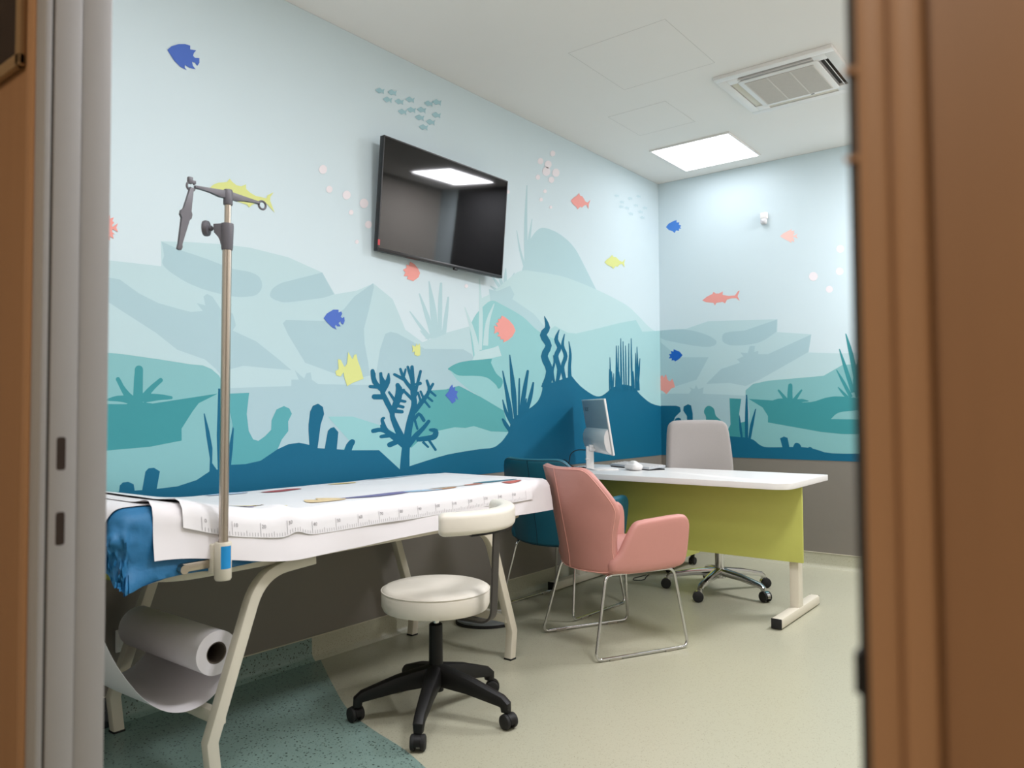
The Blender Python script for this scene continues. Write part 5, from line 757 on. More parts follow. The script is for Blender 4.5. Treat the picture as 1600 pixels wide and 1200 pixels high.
path = fillet([bpt(x,y,.632) for x, y in fr], .12, 6, True)
obj('bed_frame', sweep(bmesh.new(), path, rrect(.034,.034,.005,2), None, True), m_cream, bed)
def mattress():
    bm = bmesh.new(); rings = []
    ys = [Y0+.001, Y0+.01, Y0+.03]+[Y0+.06+(Y1-Y0-.12)*k/30 for k in range(31)]+[Y1-.03, Y1-.01, Y1-.001]
    for y in ys:
        e = min(y-Y0, Y1-y); ins = .03-math.sqrt(max(0, .03**2-(.03-min(e,.03))**2))
        s = rrect(X1-X0-2*ins-.006, ztop(y)-.645-2*ins-.004, .03, 4); cz = (ztop(y)+.645)/2; cx = (X0+X1)/2
        rings.append([bm.verts.new(bpt(cx+u, y, cz+v)) for u, v in s])
    n = len(rings[0])
    for a, b in zip(rings, rings[1:]):
        for i in range(n): bm.faces.new((a[i], a[(i+1) % n], b[(i+1) % n], b[i]))
    bm.faces.new(rings[0]); bm.faces.new(rings[-1][::-1])
    return bm
obj('mattress', mattress(), m_greenv, bed, 'green vinyl mattress')
# cloth draped over the mattress
def drape(p, q, off, rr=.035, foldx0=True, foldy=True, flare=0.0):
    cx = min(max(p, X0+rr), X1-rr); cy = min(max(q, Y0+rr), Y1-rr) if foldy else q
    d = V((p-cx, q-cy)); s = d.length
    zt = ztop(cy)
    if s < 1e-9: return V((p, q, zt+off))
    u = d/s
    if s < rr*pi/2:
        th = s/rr; out = (rr+off)*sin(th); zz = zt-rr+(rr+off)*cos(th)
    else:
        e = s-rr*pi/2; out = rr+off+flare*e; zz = zt-rr-e
    return V((cx+u.x*out, cy+u.y*out, zz))
def crumple(p, sc, am): 
    v = 0.0
    for k in range(3): v += abs(noise.noise(V(p)*sc*(1.9**k)+V((k*7,3,k)))) / (1.7**k)
    return (v-.35)*am
def blue_f(a, b):
    q = Y0-.15+(Y1-Y0+.07)*b; p = X0+.02+(X1-X0-.02+.15+1.1*(ztop(q)-.775))*a
    n = noise.noise(V((p*4, q*4, 3.1)))
    if a > .8: p += (a-.8)/.2*.014*n
    P = drape(p, q, .004)
    side = max(0, min(1, (ztop(q)-P.z)/.06))
    cornr = math.exp(-((q+4.66)/.14)**2)
    c = crumple((p*1.4, q*1.4, P.z*1.2), 8, .008+.050*cornr)*side
    inner = max(0, min(1, (p-.66)/.06))
    if q > -4.545: c = min(c, .003)
    P += V((1, -.7*cornr*inner, 0))*max(c, -.004)*inner
    if side > 0: P += V((.014, -.012*inner, 0))*side*cornr
    low = max(0, min(1, (.70-P.z)/.05)); P.x += low*.005*inner
    droop = math.exp(-((q+4.60)/.07)**2)
    k = max(0, min(1, (q+3.95)/.35)); P.z = max(P.z, .646-.018*droop+.018*k+.010*noise.noise(V((q*6, 5, 1))))
    return P
bs = obj('bed_sheet', grid(60, 190, blue_f), m_bluesheet, angle=60)
tag(bs, 'crumpled blue nonwoven sheet covering the bed mattress', 'sheet')
# paper roll hung between the bed legs, its tail looping up over the bed end
pr = thing('paper_roll', 'white paper roll hanging between bed legs with its tail looping up', 'paper roll', (.40,-4.24,.362))
R = .068
def roll_f(prof): return xf(lathe(prof, 36), Matrix.Rotation(pi/2, 4, 'Y'))
obj('roll', roll_f([(.034,-.265), (R,-.265), (R,.235), (.034,.235), (.033,.2), (.033,-.2)]), m_paper, pr)
obj('core_tube', roll_f([(.0335,-.264), (.0335,.233), (.030,.233), (.030,-.264)]), m_core, pr)
obj('rod', roll_f([(0,-.315), (.008,-.315), (.008,.05), (0,.05)]), m_rubber, pr)
loop_ = [V((0,y,z)) for y, z in ((-4.172,.362), (-4.18,.325), (-4.215,.262), (-4.27,.222), (-4.34,.212), (-4.41,.236), (-4.476,.296), (-4.545,.402), (-4.595,.52), (-4.628,.62), (-4.642,.70))]
over = [drape(.4, q, o) for q, o in ((-4.672,.030), (-4.64,.022), (-4.615,.016), (-4.585,.0095), (-4.54,.0078), (-4.47,.0070), (-4.38,.0065), (-4.25,.006))]
tail = catmull(loop_+[V((0, p.y, p.z)) for p in over], 5, False)
def tail_f(a, b):
    i = min(int(a*(len(tail)-1)), len(tail)-2); t = a*(len(tail)-1)-i; p = tail[i]*(1-t)+tail[i+1]*t
    e = max(0, min(1, (p.z-.60)/.2)); e = e*e*(3-2*e)
    return V((.135+(.497+.085*e)*b-.40, p.y+4.24+.004*sin(b*5+a*9)*(1 if p.z < .7 else 0), p.z-.362))
obj('paper_tail', grid(len(tail)-1, 10, tail_f, thick=.0005), m_paper, pr, 'paper tail looping from the roll up over the bed end')
# white cover paper
def cover_f(a, b):
    q = -4.505+(4.505-2.625)*b; ext = .128-.012*b+.004*sin(b*7)
    p = X0-.01+(X1+ext-X0+.01)*a; q += .012*max(0, a-.8)*(-1 if b < .5 else 1)*2
    P = drape(p, q, .0105, .03, foldy=False, flare=.14)
    if p > X1: P.x += .006*noise.noise(V((q*5, P.z*9, 2)))+.006*sin(q*9)*(p-X1)/.15
    P.z += .0035*noise.noise(V((q*4, p*3, 8)))
    curl = math.exp(-((b)/.012)**2)*math.exp(-((p-X1+.03)/.05)**2); P.z += .012*curl
    return P
cv = obj('cover_paper', grid(44, 120, cover_f, thick=.0006), m_paper, angle=60)
tag(cv, 'long white cover paper draped over the front edge of the bed', 'paper sheet')
# growth chart with a printed ruler
chart = thing('growth_chart', 'printed paper growth chart with ruler edge spread on the bed', 'growth chart', (0,0,0))
def ridge(q, p): return .016*math.exp(-((q+4.06+.35*(X1-p))/.035)**2)*max(0, min(1, (p-.60)/.1))
def chart_pt(p, q, lift=0.0):
    P = drape(p, q, .0155+lift, .028, foldy=False, flare=.12)
    P.z += .003*noise.noise(V((q*5, p*5, 4)))+ridge(q, p)
    if q < -4.25: P.z += .012*max(0, (-4.25-q)/.18)**2*max(0, (p-.6)/.15)
    return P
CX1 = X1+.058
chs = obj('chart_sheet', grid(40, 110, lambda a, b: chart_pt(.115+(CX1-.115)*a, -4.425+(4.425-2.77)*b), thick=.0005), m_paper2, chart, angle=60)
bm = bmesh.new()
def stripe(p0, p1, q0, q1, n=3, lift=.0012):
    vs = [(bm.verts.new(chart_pt(p0+(p1-p0)*k/n, q0, lift)), bm.verts.new(chart_pt(p0+(p1-p0)*k/n, q1, lift))) for k in range(n+1)]
    for a, b in zip(vs, vs[1:]): bm.faces.new((a[0], a[1], b[1], b[0]))
for k in range(0, 161):
    q = -4.368+.00968*k; L = .040 if k % 10 == 0 else (.016 if k % 5 == 0 else .011)
    if q < -2.79: stripe(CX1-.003-L, CX1-.003, q-.0006, q+.0006, 5 if L > .02 else 2)
tk = obj('ruler_ticks', bm, m_ink, chart); tk['kind'] = 'stuff'
for k in range(0, 16):
    q = -4.368+.0968*k+.012
    bm = text_bm(str(k*10), .016, lambda u, v: chart_pt(CX1-.033-v, q+u, .0013))
    obj('ruler_number', bm, m_ink, chart)
# printed figures along both long edges of the chart
figs = [((205,190,120), [(.60,-4.20), (.655,-4.14), (.66,-4.02), (.635,-3.99), (.615,-4.06)]), ((150,140,190), [(.64,-4.26), (.67,-4.16), (.66,-4.13), (.62,-4.16)]),
 ((222,196,150), [(.65,-3.90), (.56,-3.86), (.60,-3.83), (.55,-3.80), (.63,-3.74), (.68,-3.79)]), ((110,104,150), [(.62,-3.76), (.68,-3.66), (.69,-3.50), (.655,-3.42), (.635,-3.55)]),
 ((165,195,220), [(.65,-3.46), (.69,-3.44), (.71,-3.34), (.69,-3.28), (.66,-3.36)]), ((190,140,100), [(.66,-3.38), (.70,-3.33), (.70,-3.22), (.675,-3.20)]), ((120,130,125), [(.64,-3.30), (.665,-3.16), (.68,-3.10), (.66,-3.26)]),
 ((190,120,100), [(.66,-3.12), (.69,-3.10), (.685,-3.02), (.655,-3.04)]), ((60,110,130), [(.65,-3.0), (.68,-2.97), (.69,-2.80),(.67,-2.79)]), ((80,125,140), [(.63,-3.02), (.66,-3.0), (.66,-2.86)]),
 ((170,80,80), [(.20,-3.80), (.245,-3.74), (.225,-3.62), (.185,-3.66)]), ((225,200,120), [(.16,-3.44), (.19,-3.40), (.18,-3.30), (.155,-3.30)]), ((170,200,220), [(.13,-3.2), (.15,-3.1), (.14,-2.85), (.122,-2.9)]),
 ((190,205,225), [(.14,-4.0), (.19,-3.9), (.17,-3.83), (.13,-3.88)]), ((175,120,170), [(.56,-4.36), (.585,-4.34), (.58,-4.27), (.56,-4.28)]), ((180,90,80), [(.715,-2.93), (.735,-2.90), (.725,-2.80), (.71,-2.82)])]
for i, (rgb, pts) in enumerate(figs):
    bm = bmesh.new(); N = 6
    cen = V((sum(p[0] for p in pts)/len(pts), sum(p[1] for p in pts)/len(pts)))
    O = catmull([V((p[0], p[1], 0)) for p in pts], 3)
    rings = []
    for s in (1, .6, .25): rings.append([bm.verts.new(chart_pt(cen.x+(o.x-cen.x)*s, cen.y+(o.y-cen.y)*s, .0022)) for o in O])
    n = len(O)
    for a, b in zip(rings, rings[1:]):
        for j in range(n): bm.faces.new((a[j], a[(j+1) % n], b[(j+1) % n], b[j]))
    bm.faces.new(rings[-1])
    obj('printed_figure', bm, mat('chart ink %d' % i, rgb, .5, var=.25, scale=60), chart)
# ------------------------------------------------------------------ drip stand clamped to the bed
iv = thing('drip_stand', 'steel drip stand with grey hook head clamped to the bed frame', 'drip stand', (.79,-4.315,.60))
obj('lower_pole', tube([(0,0,.02), (0,.006,.99)], .0135, 16), m_steel, iv)
obj('upper_pole', tube([(0,.006,.95), (0,.008,1.14)], .0098, 14), m_steel, iv)
sk = obj('clamp_socket', lathe([(.021,.02), (.024,.025), (.024,.125), (.022,.13), (.015,.13), (.015,.02)], 24), m_cream, iv)
obj('label_plate', xf(grid(6, 1, lambda a, b: V((.0245*cos(radians(-35-75*a+65)), .0245*sin(radians(-35-75*a+65)), .055+.065*b))), Matrix.Identity(4)), m_lblue, sk, 'bright blue label')
obj('clamp_block', box((-.075,-.028,.04), (-.01,.006,.125), .005), m_cream, iv)
br = obj('bracket', merge(box((-.05,-.11,.055), (-.025,-.01,.08), .003), xf(lathe([(.013,-.02), (.013,.02)], 16), Matrix.Translation((-.03,-.11,.066)) @ Matrix.Rotation(pi/2,4,'Y'))), m_steel, iv)
RK = Matrix.Translation((0,.006,0)) @ Matrix.Rotation(radians(-50), 4, 'Z')
bm = merge(lathe([(0,.985), (.0150,.985), (.0165,.99), (.0185,1.055), (.0175,1.064), (0,1.064)], 20), prism([(0,1.0), (-.016,1.0), (-.020,1.024), (-.036,1.036), (-.038,1.062), (0,1.064)], lambda u, v, h: V((h, u, v)), -.011, .011, .003))
obj('height_collar', xf(bm, RK), m_darkgrey, iv)
obj('knob', xf(lathe([(.004,0), (.004,.008), (.008,.010), (.008,.018), (.022,.020), (.0235,.025), (.0235,.030), (.022,.034), (0,.035)], 20), RK @ Matrix.Translation((0,-.034,1.05)) @ Matrix.Rotation(pi/2, 4, 'X')), m_darkgrey, iv)
obj('head_hub', lathe([(.0125,1.12), (.0135,1.123), (.0135,1.162), (.011,1.166), (0,1.166)], 20), m_darkgrey, iv, loc=(0,.008,0))
zc = 1.150
def arm(path_y, pitchz):
    ol = [(0,-.012), (.03,-.012), (.055,-.004), (.085,-.003), (.105,-.004), (.105,.004), (0,.012)]
    return prism(ol, lambda u, v, h: V((h, .008+path_y*u, zc+pitchz*u+v)), -.006, .006, .0015)
obj('hook_arm', arm(-1, .0), m_darkgrey, iv); obj('hook_arm', arm(1, -.02), m_darkgrey, iv)
def hook(cy, cz, a0, a1): return tube([(0, cy+.0125*cos(radians(a0+(a1-a0)*k/14)), cz+.0125*sin(radians(a0+(a1-a0)*k/14))) for k in range(15)], .0034, 8)
obj('hook', hook(.124, zc-.006, 140, -190), m_darkgrey, iv)
obj('hook', hook(-.108, zc, 30, 330), m_darkgrey, iv)
obj('hook', merge(box((-.006,-.118,zc+.006), (.006,-.104,zc+.026), .003), box((-.004,-.108,zc+.008), (.004,-.094,zc+.018), .002)), m_darkgrey, iv)
ol = [(0,.006), (.05,.010), (.068,.011), (.076,.017), (.088,.017), (.095,.011), (.17,.004), (.178,.008), (.186,.006), (.188,0), (.186,-.006), (.178,-.006), (.17,-.004), (.095,-.010), (.088,-.018), (.076,-.018), (.068,-.010), (0,-.005)]
an = radians(-101)
obj('folded_arm', prism(ol, lambda u, v, h: V((h, -.107+u*cos(an)-v*sin(an), zc-.004+u*sin(an)+v*cos(an))), -.005, .005, .001), m_darkgrey, iv)
# ------------------------------------------------------------------ stool
stool = thing('swivel_stool', 'white padded swivel stool with curved backrest on black five-star base', 'stool', (.871,-3.51,0))
SR, SZ = .196, .470
obj('seat', lathe([(0,SZ-.085), (SR-.03,SZ-.085), (SR-.006,SZ-.08), (SR+.001,SZ-.065), (SR+.002,SZ-.02), (SR-.002,SZ-.010), (SR-.008,SZ-.004), (SR-.02,SZ), (SR*.6,SZ+.004), (0,SZ+.005)], 56), m_whitev, stool)
obj('seat_seam', tube([((SR+.001)*cos(2*pi*k/56), (SR+.001)*sin(2*pi*k/56), SZ-.012) for k in range(56)], .0022, 6, True), m_whitev, stool)
obj('seat_plate', merge(lathe([(0,SZ-.10), (.11,SZ-.10), (.11,SZ-.086), (0,SZ-.086)], 24)), m_black, stool)
obj('gas_piston', lathe([(.013,.30), (.013,SZ-.098), (.02,SZ-.098)], 18), m_chrome, stool)
obj('column', lathe([(.0,.09), (.028,.09), (.026,.12), (.0245,.30), (.0245,.328), (.02,.332), (0,.332)], 24), m_black, stool)
# backrest: padded arc around the seat axis
ba = radians(15)
def arc_f(u, v, w):   # u angle offset (rad), v height, w radial
    r = .262+w; a = ba+u
    return V((r*cos(a), r*sin(a), .727+v))
seco = rrect(.062,.078,.020,4); bm = bmesh.new(); rings = []
NA = 40; half = radians(59)
for k in range(NA+1):
    t = sin((-1+2*k/NA)*pi/2); e = 1-abs(t); s = math.sqrt(max(.05, 1-max(0, 1-e/.08)**2)) if e < .08 else 1
    rings.append([bm.verts.new(arc_f(t*half, v*(.70+.30*s), u*(.6+.4*s))) for u, v in seco])
for a, b in zip(rings, rings[1:]):
    for i in range(len(seco)): bm.faces.new((a[i], a[(i+1) % len(seco)], b[(i+1) % len(seco)], b[i]))
bm.faces.new(rings[0]); bm.faces.new(rings[-1][::-1])
obj('backrest', bm, m_whitev, stool)
bm = bmesh.new(); n = 14
rings = []
for k in range(n+1):
    a = radians(-36+72*k/n); rings.append([bm.verts.new(arc_f(a, z, w)) for w, z in ((-.02,-.043), (.022,-.043), (.022,-.037), (-.02,-.037))])
for a, b in zip(rings, rings[1:]):
    for i in range(4): bm.faces.new((a[i], a[(i+1) % 4], b[(i+1) % 4], b[i]))
bm.faces.new(rings[0]); bm.faces.new(rings[-1])
obj('backrest_plate', bm, m_black, stool)
ca, sa = cos(ba-.13), sin(ba-.13)
path = fillet([V((ca*.03,sa*.03,SZ-.105)), V((ca*.248,sa*.248,SZ-.105)), V((ca*.262,sa*.262,.687))], .05, 8)
obj('backrest_bracket', sweep(bmesh.new(), path, rrect(.040,.008,.002,1), (-sa,ca,0)), mat('dark grey steel', (58,54,52), .4, .2), stool)
def star_base(parent, angles, rad, hub_z, tip_z, m_arm, w0, w1, t0, t1, rc, m_wheel, m_hood, hub_r):
    obj('base_hub', lathe([(0,hub_z-.05), (hub_r,hub_z-.05), (hub_r*1.05,hub_z-.03), (hub_r*.9,hub_z+.012), (0,hub_z+.012)], 24), m_arm, parent)
    for an in angles:
        a = radians(an); d = V((cos(a), sin(a), 0)); b = V((-sin(a), cos(a), 0))
        path = [d*.01+V((0,0,hub_z-.012)), d*(rad*.5)+V((0,0,(hub_z+tip_z)/2)), d*(rad-.012)+V((0,0,tip_z)), d*(rad+.004)+V((0,0,tip_z-.012)), d*(rad+.006)+V((0,0,tip_z-.035))]
        bm = bmesh.new(); rings = []
        ws = (w0, (w0+w1)/2, w1, w1, w1*.85); hs = (t0, (t0+t1)/2, t1, t1*.9, t1*.8)
        tg = [(path[1]-path[0]).normalized(), (path[2]-path[0]).normalized(), (path[3]-path[1]).normalized(), (path[4]-path[2]).normalized(), V((0,0,-1))]
        for p, w, h, t in zip(path, ws, hs, tg):
            n = b.cross(t).normalized(); 
            rings.append([bm.verts.new(p+b*u+n*v) for u, v in rrect(w, h, min(w, h)*.3, 2)])
        M = len(rings[0])
        for r0, r1 in zip(rings, rings[1:]):
            for i in range(M): bm.faces.new((r0[i], r0[(i+1) % M], r1[(i+1) % M], r1[i]))
        bm.faces.new(rings[0][::-1]); bm.faces.new(rings[-1])
        obj('base_arm', bm, m_arm, parent)
        # twin-wheel caster, trailing at its own angle
        ct = a+random.uniform(-1.2, 1.2); cp = d*(rad+.006)
        hb = merge(lathe([(.005,rc+.002), (.005,tip_z-.03), (0,tip_z-.03)], 10, center=tuple(cp)))
        M4 = Matrix.Translation(cp+V((cos(ct)*.012, sin(ct)*.012, rc))) @ Matrix.Rotation(ct, 4, 'Z') @ Matrix.Rotation(pi/2, 4, 'X')
        hood = bmesh.new(); hr = []
        for k in range(11):
            an2 = radians(-10+200*k/10); hr.append([hood.verts.new((rr*cos(an2), rr*sin(an2), zz)) for rr, zz in ((rc*.55,-.011), (rc*1.04,-.011), (rc*1.04,.011), (rc*.55,.011))])
        for r0, r1 in zip(hr, hr[1:]):
            for i in range(4): hood.faces.new((r0[i], r0[(i+1) % 4], r1[(i+1) % 4], r1[i]))
        hood.faces.new(hr[0]); hood.faces.new(hr[-1][::-1])
        hood2 = merge(xf(hood, M4), hb)
        c = obj('caster', hood2, m_hood, parent)
        for s in (-1, 1):
            w = xf(lathe([(0,-.009), (rc-.006,-.009), (rc-.001,-.006), (rc,0), (rc-.001,.006), (rc-.006,.009), (0,.009)], 22), M4 @ Matrix.Translation((0,0,s*.0165)))
            obj('wheel', w, m_wheel, c)
star_base(stool, [14,86,158,230,302], .275, .160, .090, m_black, .058, .038, .078, .040, .0265, m_rubber, m_black, .034)
# ------------------------------------------------------------------ visitor armchairs
def armchair(label, mm, ms, loc, rz):
    t = thing('armchair', label, 'chair', loc, rz, 'visitor armchairs at the desk')
    half = [(0,.362), (.12,.364), (.215,.372), (.244,.41), (.244,.47), (.256,.55), (.272,.61), (.282,.66), (.274,.71), (.248,.77), (.222,.815), (.200,.838), (.165,.848), (.08,.846), (0,.845)]
    ol = [V((x,z,0)) for x, z in half]+[V((-x,z,0)) for x, z in half[-2:0:-1]]
    ol = [(p.x, p.y) for p in catmull(ol, 2)]
    def bf(u, v, w):
        ln = -.215-.20*max(0, v-.44)-.08*max(0, .44-v)*-1
        wing = 1.55*u*u*(1-.25*max(0, (v-.66)/.2))
        ny = 1/math.sqrt(1+(3.1*u)**2); nx = -3.1*u*ny
        return V((u+nx*w, ln+wing+ny*w, v))
    b = obj('backrest', pillow(ol, .046, .022, bf, inner=(.82,.6,.36,.15)), mm, t)
    obj('seam', tube([bf(0, .375+.46*k/24, -.0235) for k in range(25)], .0016, 6), ms, b)
    rim = [bf(u*.955, .37+(v-.37)*.965+.008, -.0215) for u, v in ol]
    obj('seam', tube(rim, .0014, 6, True), ms, b)
    for s in (-1, 1):
        A = [(-.165,.395), (-.14,.374), (0,.370), (.16,.378), (.212,.390), (.232,.425), (.240,.50), (.242,.575), (.225,.612), (.185,.626), (.06,.618), (-.030,.610), (-.062,.596), (-.085,.562), (-.108,.515), (-.130,.466), (-.160,.432)]
        O = [(p.x, p.y) for p in catmull([V((y,z,0)) for y, z in A], 2)]
        def af(u, v, w, s=s):
            x = .254+.022*(v-.37)/.25-max(0, -.06-u)**2*2.6-.25*max(0, .40-v)
            return V((s*(x+w), u, v))
        r = obj('armrest', pillow(O, .046, .020, af), mm, t)
    so_ = [(p.x, p.y) for p in catmull([V(q) for q in ((-.225,-.13,0), (-.16,-.19,0), (0,-.205,0), (.16,-.19,0), (.225,-.13,0), (.23,.1,0), (.222,.215,0), (.19,.238,0), (0,.245,0), (-.19,.238,0), (-.222,.215,0), (-.23,.1,0))], 2)]
    obj('seat', pillow(so_, .075, .026, lambda u, v, w: V((u, v, .428+w)), bulge=.01), mm, t)
    obj('seat_pan', pillow(so_, .03, .012, lambda u, v, w: V((u*.97, v*.94-.004, .379+w))), mm, t)
    for s in (-1, 1):
        P = [V((s*.25,-.25,.009)), V((s*.25,.25,.009)), V((s*.205,.205,.365)), V((s*.205,-.165,.365))]
        g = obj('sled_leg', tube(fillet(P, .035, 5, True), .0072, 10, True), m_chrome, t)
        for y in (-.15, .15): obj('glide', box((s*.25-.009,y-.03,0), (s*.25+.009,y+.03,.012), .003), mat('clear glide', (150,146,132), .3), g)
    return t
armchair('pink leatherette armchair on chrome sled legs in front of the desk', m_pink, m_pinks, (.925,-2.34,0), radians(-27))
armchair('teal leatherette armchair on chrome sled legs behind the pink chair', m_teal, m_teals, (.36,-1.93,0), radians(-3))
# ------------------------------------------------------------------ desk
DT, DB = .733, .701
dk = thing('desk', 'white desk with lime green front panel and cream T-shaped legs', 'desk', (.8,-1.39,0)); do = V((.8,-1.39,0))
x0, x1, y0, y1 = .03, 1.568, -1.725, -1.045
ol = [(x0,y0)]+[(x1-.10+.10*sin(radians(a)), y0+.10-.10*cos(radians(a))) for a in range(0, 91, 10)]+[(x1,y1), (x0,y1)]
obj('desktop', prism(ol, lambda u, v, h: V((u,v,h))-do, DB, DT, .002), m_white, dk)
obj('modesty_panel', box(tuple(V((.10,-1.452,.298))-do), tuple(V((1.548,-1.434,.70))-do), .001), m_green, dk, 'lime green front panel')
for x in (.115, 1.49):
    p = obj('post', sweep(bmesh.new(), [V((x,-1.385,.05))-do, V((x,-1.385,DB))-do], rrect(.05,.07,.006,2), (1,0,0)), m_cream, dk)
    f = obj('foot_bar', sweep(bmesh.new(), [V((x,-1.70,.03))-do, V((x,-1.075,.03))-do], rrect(.055,.05,.008,2), (1,0,0)), m_cream, dk)
    for y in (-1.703, -1.078): obj('end_cap', box(tuple(V((x-.027,y,.004))-do), tuple(V((x+.027,y+.006,.055))-do), .003), m_rubber, f)
obj('beam', box(tuple(V((.115,-1.42,.64))-do), tuple(V((1.49,-1.38,.70))-do)), m_cream, dk)
# ------------------------------------------------------------------ all-in-one computer
mo = V((.275,-1.40,DT))
pc = thing('desktop_computer', 'white all-in-one computer on the desk seen from behind', 'computer', tuple(mo))
h = V((.73,-.68,0)).normalized(); nb = V((-.68,-.73,0)).normalized(); ti = radians(9)
pu = (V((0,0,1))*cos(ti)+nb*sin(ti)).normalized(); pn = h.cross(pu)
if pn.dot(nb) < 0: pn = -pn
pcn = V((.012,-.02,.272))
def pcp(u, v, w): return pcn+h*u+pu*v+pn*w
def pcbox(u0, u1, v0, v1, w0, w1, bev=0):
    bm = box((u0,v0,w0), (u1,v1,w1), bev)
    for v in bm.verts: v.co = pcp(*v.co)
    return bm
obj('display', pcbox(-.27,.27,-.172,.172,0,.012,.002), m_white, pc)
obj('screen', pcbox(-.266,.266,-.15,.168,-.001,.0005), m_screen, pc)
obj('back_cover', pcbox(-.262,.262,-.03,.166,.012,.0135), mat('grey back cover', (176,186,192), .4), pc)
ol = [(.012,-.01), (.030,-.022), (.046,-.05), (.052,-.09), (.046,-.135), (.03,-.160), (.012,-.166)]
def hf(u, v, hh): return pcp(hh, v, u)
obj('rear_housing', prism(ol, hf, -.255, .258, .008), m_white, pc)
bm = text_bm('acer', .055, lambda u, v: pcp(-u*1.0-.16 if 0 else u-.165, v+.115, .0142))
obj('lettering', bm, mat('grey lettering', (96,104,110), .5), pc)
bm = text_bm('ASPIRE', .022, lambda u, v: pcp(u-.02, v-.055, .0532)); bm.free()
sb = nb*.045
obj('stand_post', sweep(bmesh.new(), [sb+nb*.012+V((0,0,.004)), sb+nb*.012+V((0,0,.145))], rrect(.05,.016,.004,2), tuple(nb)), m_white, pc)
obj('stand_bracket', box((-.02,-.02,-.02), (.02,.02,.02), .004), m_white, pc, loc=tuple(sb+V((.0,0,.135))), rot=(0,0,radians(-43)))
obj('stand_clip', box((-.012,-.012,-.006), (.012,.012,.006), .002), m_white, pc, loc=tuple(sb+nb*.028+V((0,0,.065))), rot=(0,0,radians(-43)))
bm = prism(rrect(.23,.17,.03,5), lambda u, v, hh: h*u+nb*(v-.02)+V((0,0,hh)), .0, .007, .002)
obj('stand_base', bm, m_white, pc)
w = thing('computer_cable', 'black cables trailing behind the computer', 'cable', (.12,-1.46,DT))
def cable(p, r=.003): return tube(catmull([V(q) for q in p], 5, False), r, 7)
obj('power_cable', cable([(.09,.02,.12), (.03,.0,.118), (-.01,-.01,.09), (-.02,-.02,.03), (-.05,-.02,.006), (-.075,-.02,.004)]), m_rubber, w)
obj('usb_cable', cable([(.06,.06,.004), (0,.02,.005), (-.03,0,.03), (-.05,-.02,.055), (-.07,-.03,.03), (-.08,0,.004), (-.02,.05,.004), (.03,.09,.004)]), m_rubber, w)
# ------------------------------------------------------------------ keyboard and mouse
ang = math.atan2(-.21,.46)
kb = thing('keyboard', 'slim silver keyboard on the desk beside the computer', 'keyboard', (.44,-1.205,DT), ang)
bm = box((-.21,-.065,.006), (.21,.065,.018), .003)
for v in bm.verts: v.co.z += .012*(v.co.y+.065)/.13
obj('body', bm, m_silver, kb)
obj('underside', box((-.205,-.06,.0), (.205,.06,.008)), m_rubber, kb)
bm0 = box((-.0082,-.0082,0), (.0082,.0082,.003), .0012); me_key = bpy.data.meshes.new('key'); finish(bm0); bm0.to_mesh(me_key); bm0.free(); me_key.materials.append(m_white)
for r in range(5):
    for c_ in range(20):
        k = bpy.data.objects.new('key', me_key); COL.objects.link(k); k.parent = kb
        y = -.048+r*.0235; k.location = (-.192+c_*.0202, y, .018+.012*(y+.065)/.13)
ms_ = thing('computer_mouse', 'white rounded computer mouse lying in front of the keyboard', 'mouse', (.505,-1.365,DT), ang)
mo_ = [(p.x, p.y) for p in catmull([V(q) for q in ((-.055,0,0), (-.042,-.027,0), (0,-.034,0), (.04,-.029,0), (.055,0,0), (.04,.029,0), (0,.034,0), (-.042,.027,0))], 4)]
def mf(u, v, w_): return V((u*1.2, v*1.2, max(.001, .002+(w_+.012)*1.6)))
obj('shell', pillow(mo_, .024, .014, mf, bulge=.012), m_white, ms_)
obj('wheel', box((.022,-.003,.040), (.036,.003,.048), .001), m_darkgrey, ms_)
# ------------------------------------------------------------------ office chair
oc = thing('office_chair', 'grey upholstered office chair on chrome five-star base behind the desk', 'chair', (.94,-1.095,0))
fw = V((.72,-.69,0)).normalized(); rx = V((fw.y,-fw.x,0))
hb_ = [(.0,.50), (.15,.505), (.205,.53), (.222,.60), (.225,.75), (.215,.90), (.205,.985), (.185,1.02), (.14,1.035), (0,1.038)]
ol = [V((x,z,0)) for x, z in hb_]+[V((-x,z,0)) for x, z in hb_[-2:0:-1]]; ol = [(p.x, p.y) for p in catmull(ol, 2)]
obj('backrest', pillow(ol, .06, .028, lambda u, v, w_: -fw*(.285+.10*(v-.5)-.35*u*u-w_)+rx*u+V((0,0,v))), m_grey, oc)
ol = [(p.x, p.y) for p in catmull([V(q) for q in ((-.23,-.2,0), (0,-.22,0), (.23,-.2,0), (.245,.0,0), (.23,.2,0), (0,.24,0), (-.23,.2,0), (-.245,0,0))], 3)]
obj('seat', pillow(ol, .08, .035, lambda u, v, w_: fw*v+rx*u+V((0,0,.47+w_)), bulge=.008), m_grey, oc)
obj('back_support', sweep(bmesh.new(), fillet([fw*0+V((0,0,.415)), -fw*.27+V((0,0,.415)), -fw*.30+V((0,0,.60))], .08), rrect(.06,.012,.003,1), tuple(rx)), m_chrome, oc)
obj('mechanism', box((-.09,-.09,.39), (.09,.09,.43), .008), m_black, oc)
obj('column', lathe([(.028,.10), (.028,.24), (.02,.245), (.02,.40), (0,.40)], 22), m_chrome, oc)
star_base(oc, [56,128,200,272,344], .305, .135, .086, m_chrome, .050, .032, .050, .030, .031, m_rubber, m_chrome, .036)
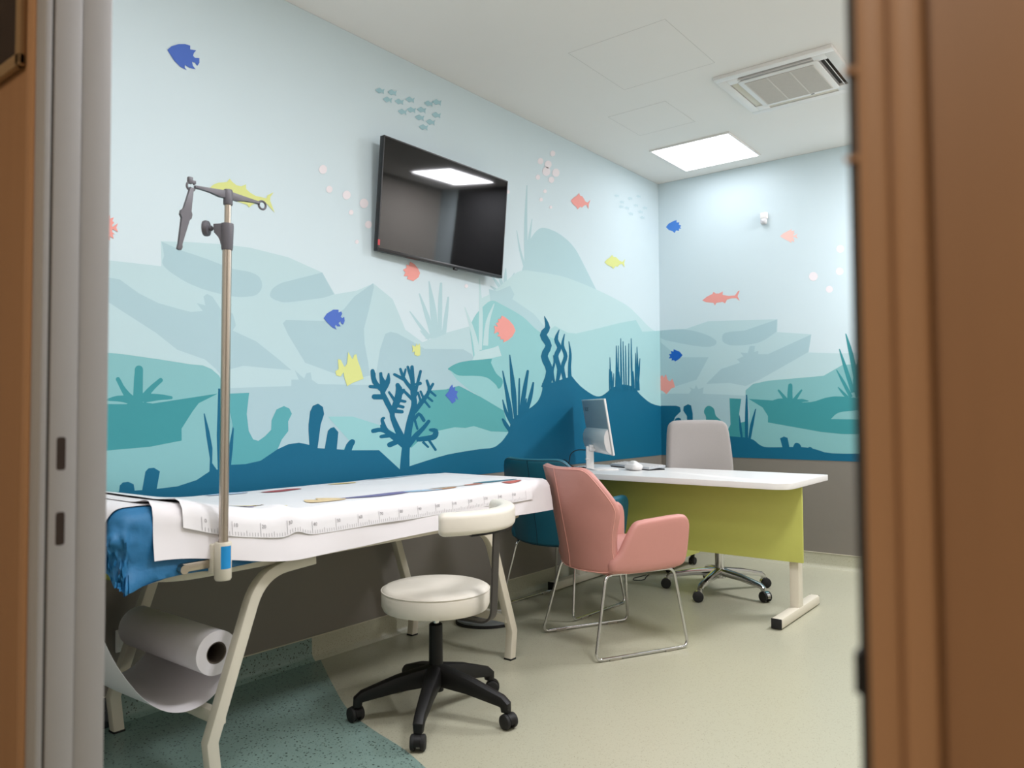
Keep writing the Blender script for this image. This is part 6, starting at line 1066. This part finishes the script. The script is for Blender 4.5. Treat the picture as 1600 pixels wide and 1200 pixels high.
# ------------------------------------------------------------------ drawer pedestal behind the desk panel
pd = thing('drawer_pedestal', 'lime green drawer pedestal on black casters behind the desk', 'drawer unit', (.30,-.62,0))
obj('body', box((-.20,-.22,.085), (.20,.22,.58), .003), m_green, pd)
for k in range(3):
    d = obj('drawer', box((-.195,.22,.095+.162*k), (.195,.236,.25+.162*k), .002), m_green, pd)
    obj('handle', box((-.06,.236,.19+.162*k), (.06,.25,.202+.162*k), .002), m_steel, d)
for sx in (-1, 1):
    for sy in (-1, 1):
        c = obj('caster', box((sx*.16-.012,sy*.18-.012,.04), (sx*.16+.012,sy*.18+.012,.086), .003), m_rubber, pd)
        for s in (-1, 1): obj('wheel', xf(lathe([(0,-.007), (.024,-.007), (.026,0), (.024,.007), (0,.007)], 18), Matrix.Translation((sx*.16+s*.014,sy*.18,.027)) @ Matrix.Rotation(pi/2,4,'Y')), m_rubber, c)
# ------------------------------------------------------------------ loose cable under the desk
lc = obj('loose_cable', tube(catmull([V(q) for q in ((-.02,.16,.003), (-.03,.08,.003), (-.035,.02,.003), (-.01,-.02,.003), (.025,0,.003), (.035,.04,.003), (.015,.09,.003), (-.01,.18,.003))], 6, False), .003, 7), m_rubber)
lc.location = (.385,-1.12,0); tag(lc, 'thin black cable looped on the floor under the desk', 'cable')
# ------------------------------------------------------------------ low oval device on the floor
fs = thing('floor_device', 'low dark grey oval device on the floor below the far bed end', 'device', (.235,-2.475,0), radians(38))
ov = [(.155*cos(2*pi*k/40), .12*sin(2*pi*k/40)) for k in range(40)]
obj('rubber_rim', prism(ov, lambda u, v, hh: V((u, v, hh)), 0, .014, .004), m_rubber, fs)
obj('grey_plate', prism([(u*.96, v*.96) for u, v in ov], lambda u, v, hh: V((u, v, hh)), .012, .024, .005), mat('slate grey plastic', (128,134,136), .4), fs)
obj('pad', box((-.125,-.05,.023), (-.05,.0,.034), .004), m_rubber, fs)
obj('grip', box((-.075,.005,.026), (-.02,.04,.042), .005), mat('dull plum plastic', (98,66,74), .5), fs)
obj('top_plate', box((.0,.0,.03), (.105,.085,.046), .004), m_white, fs)
obj('top_plate_support', box((.01,.01,.02), (.09,.07,.032)), m_darkgrey, fs)
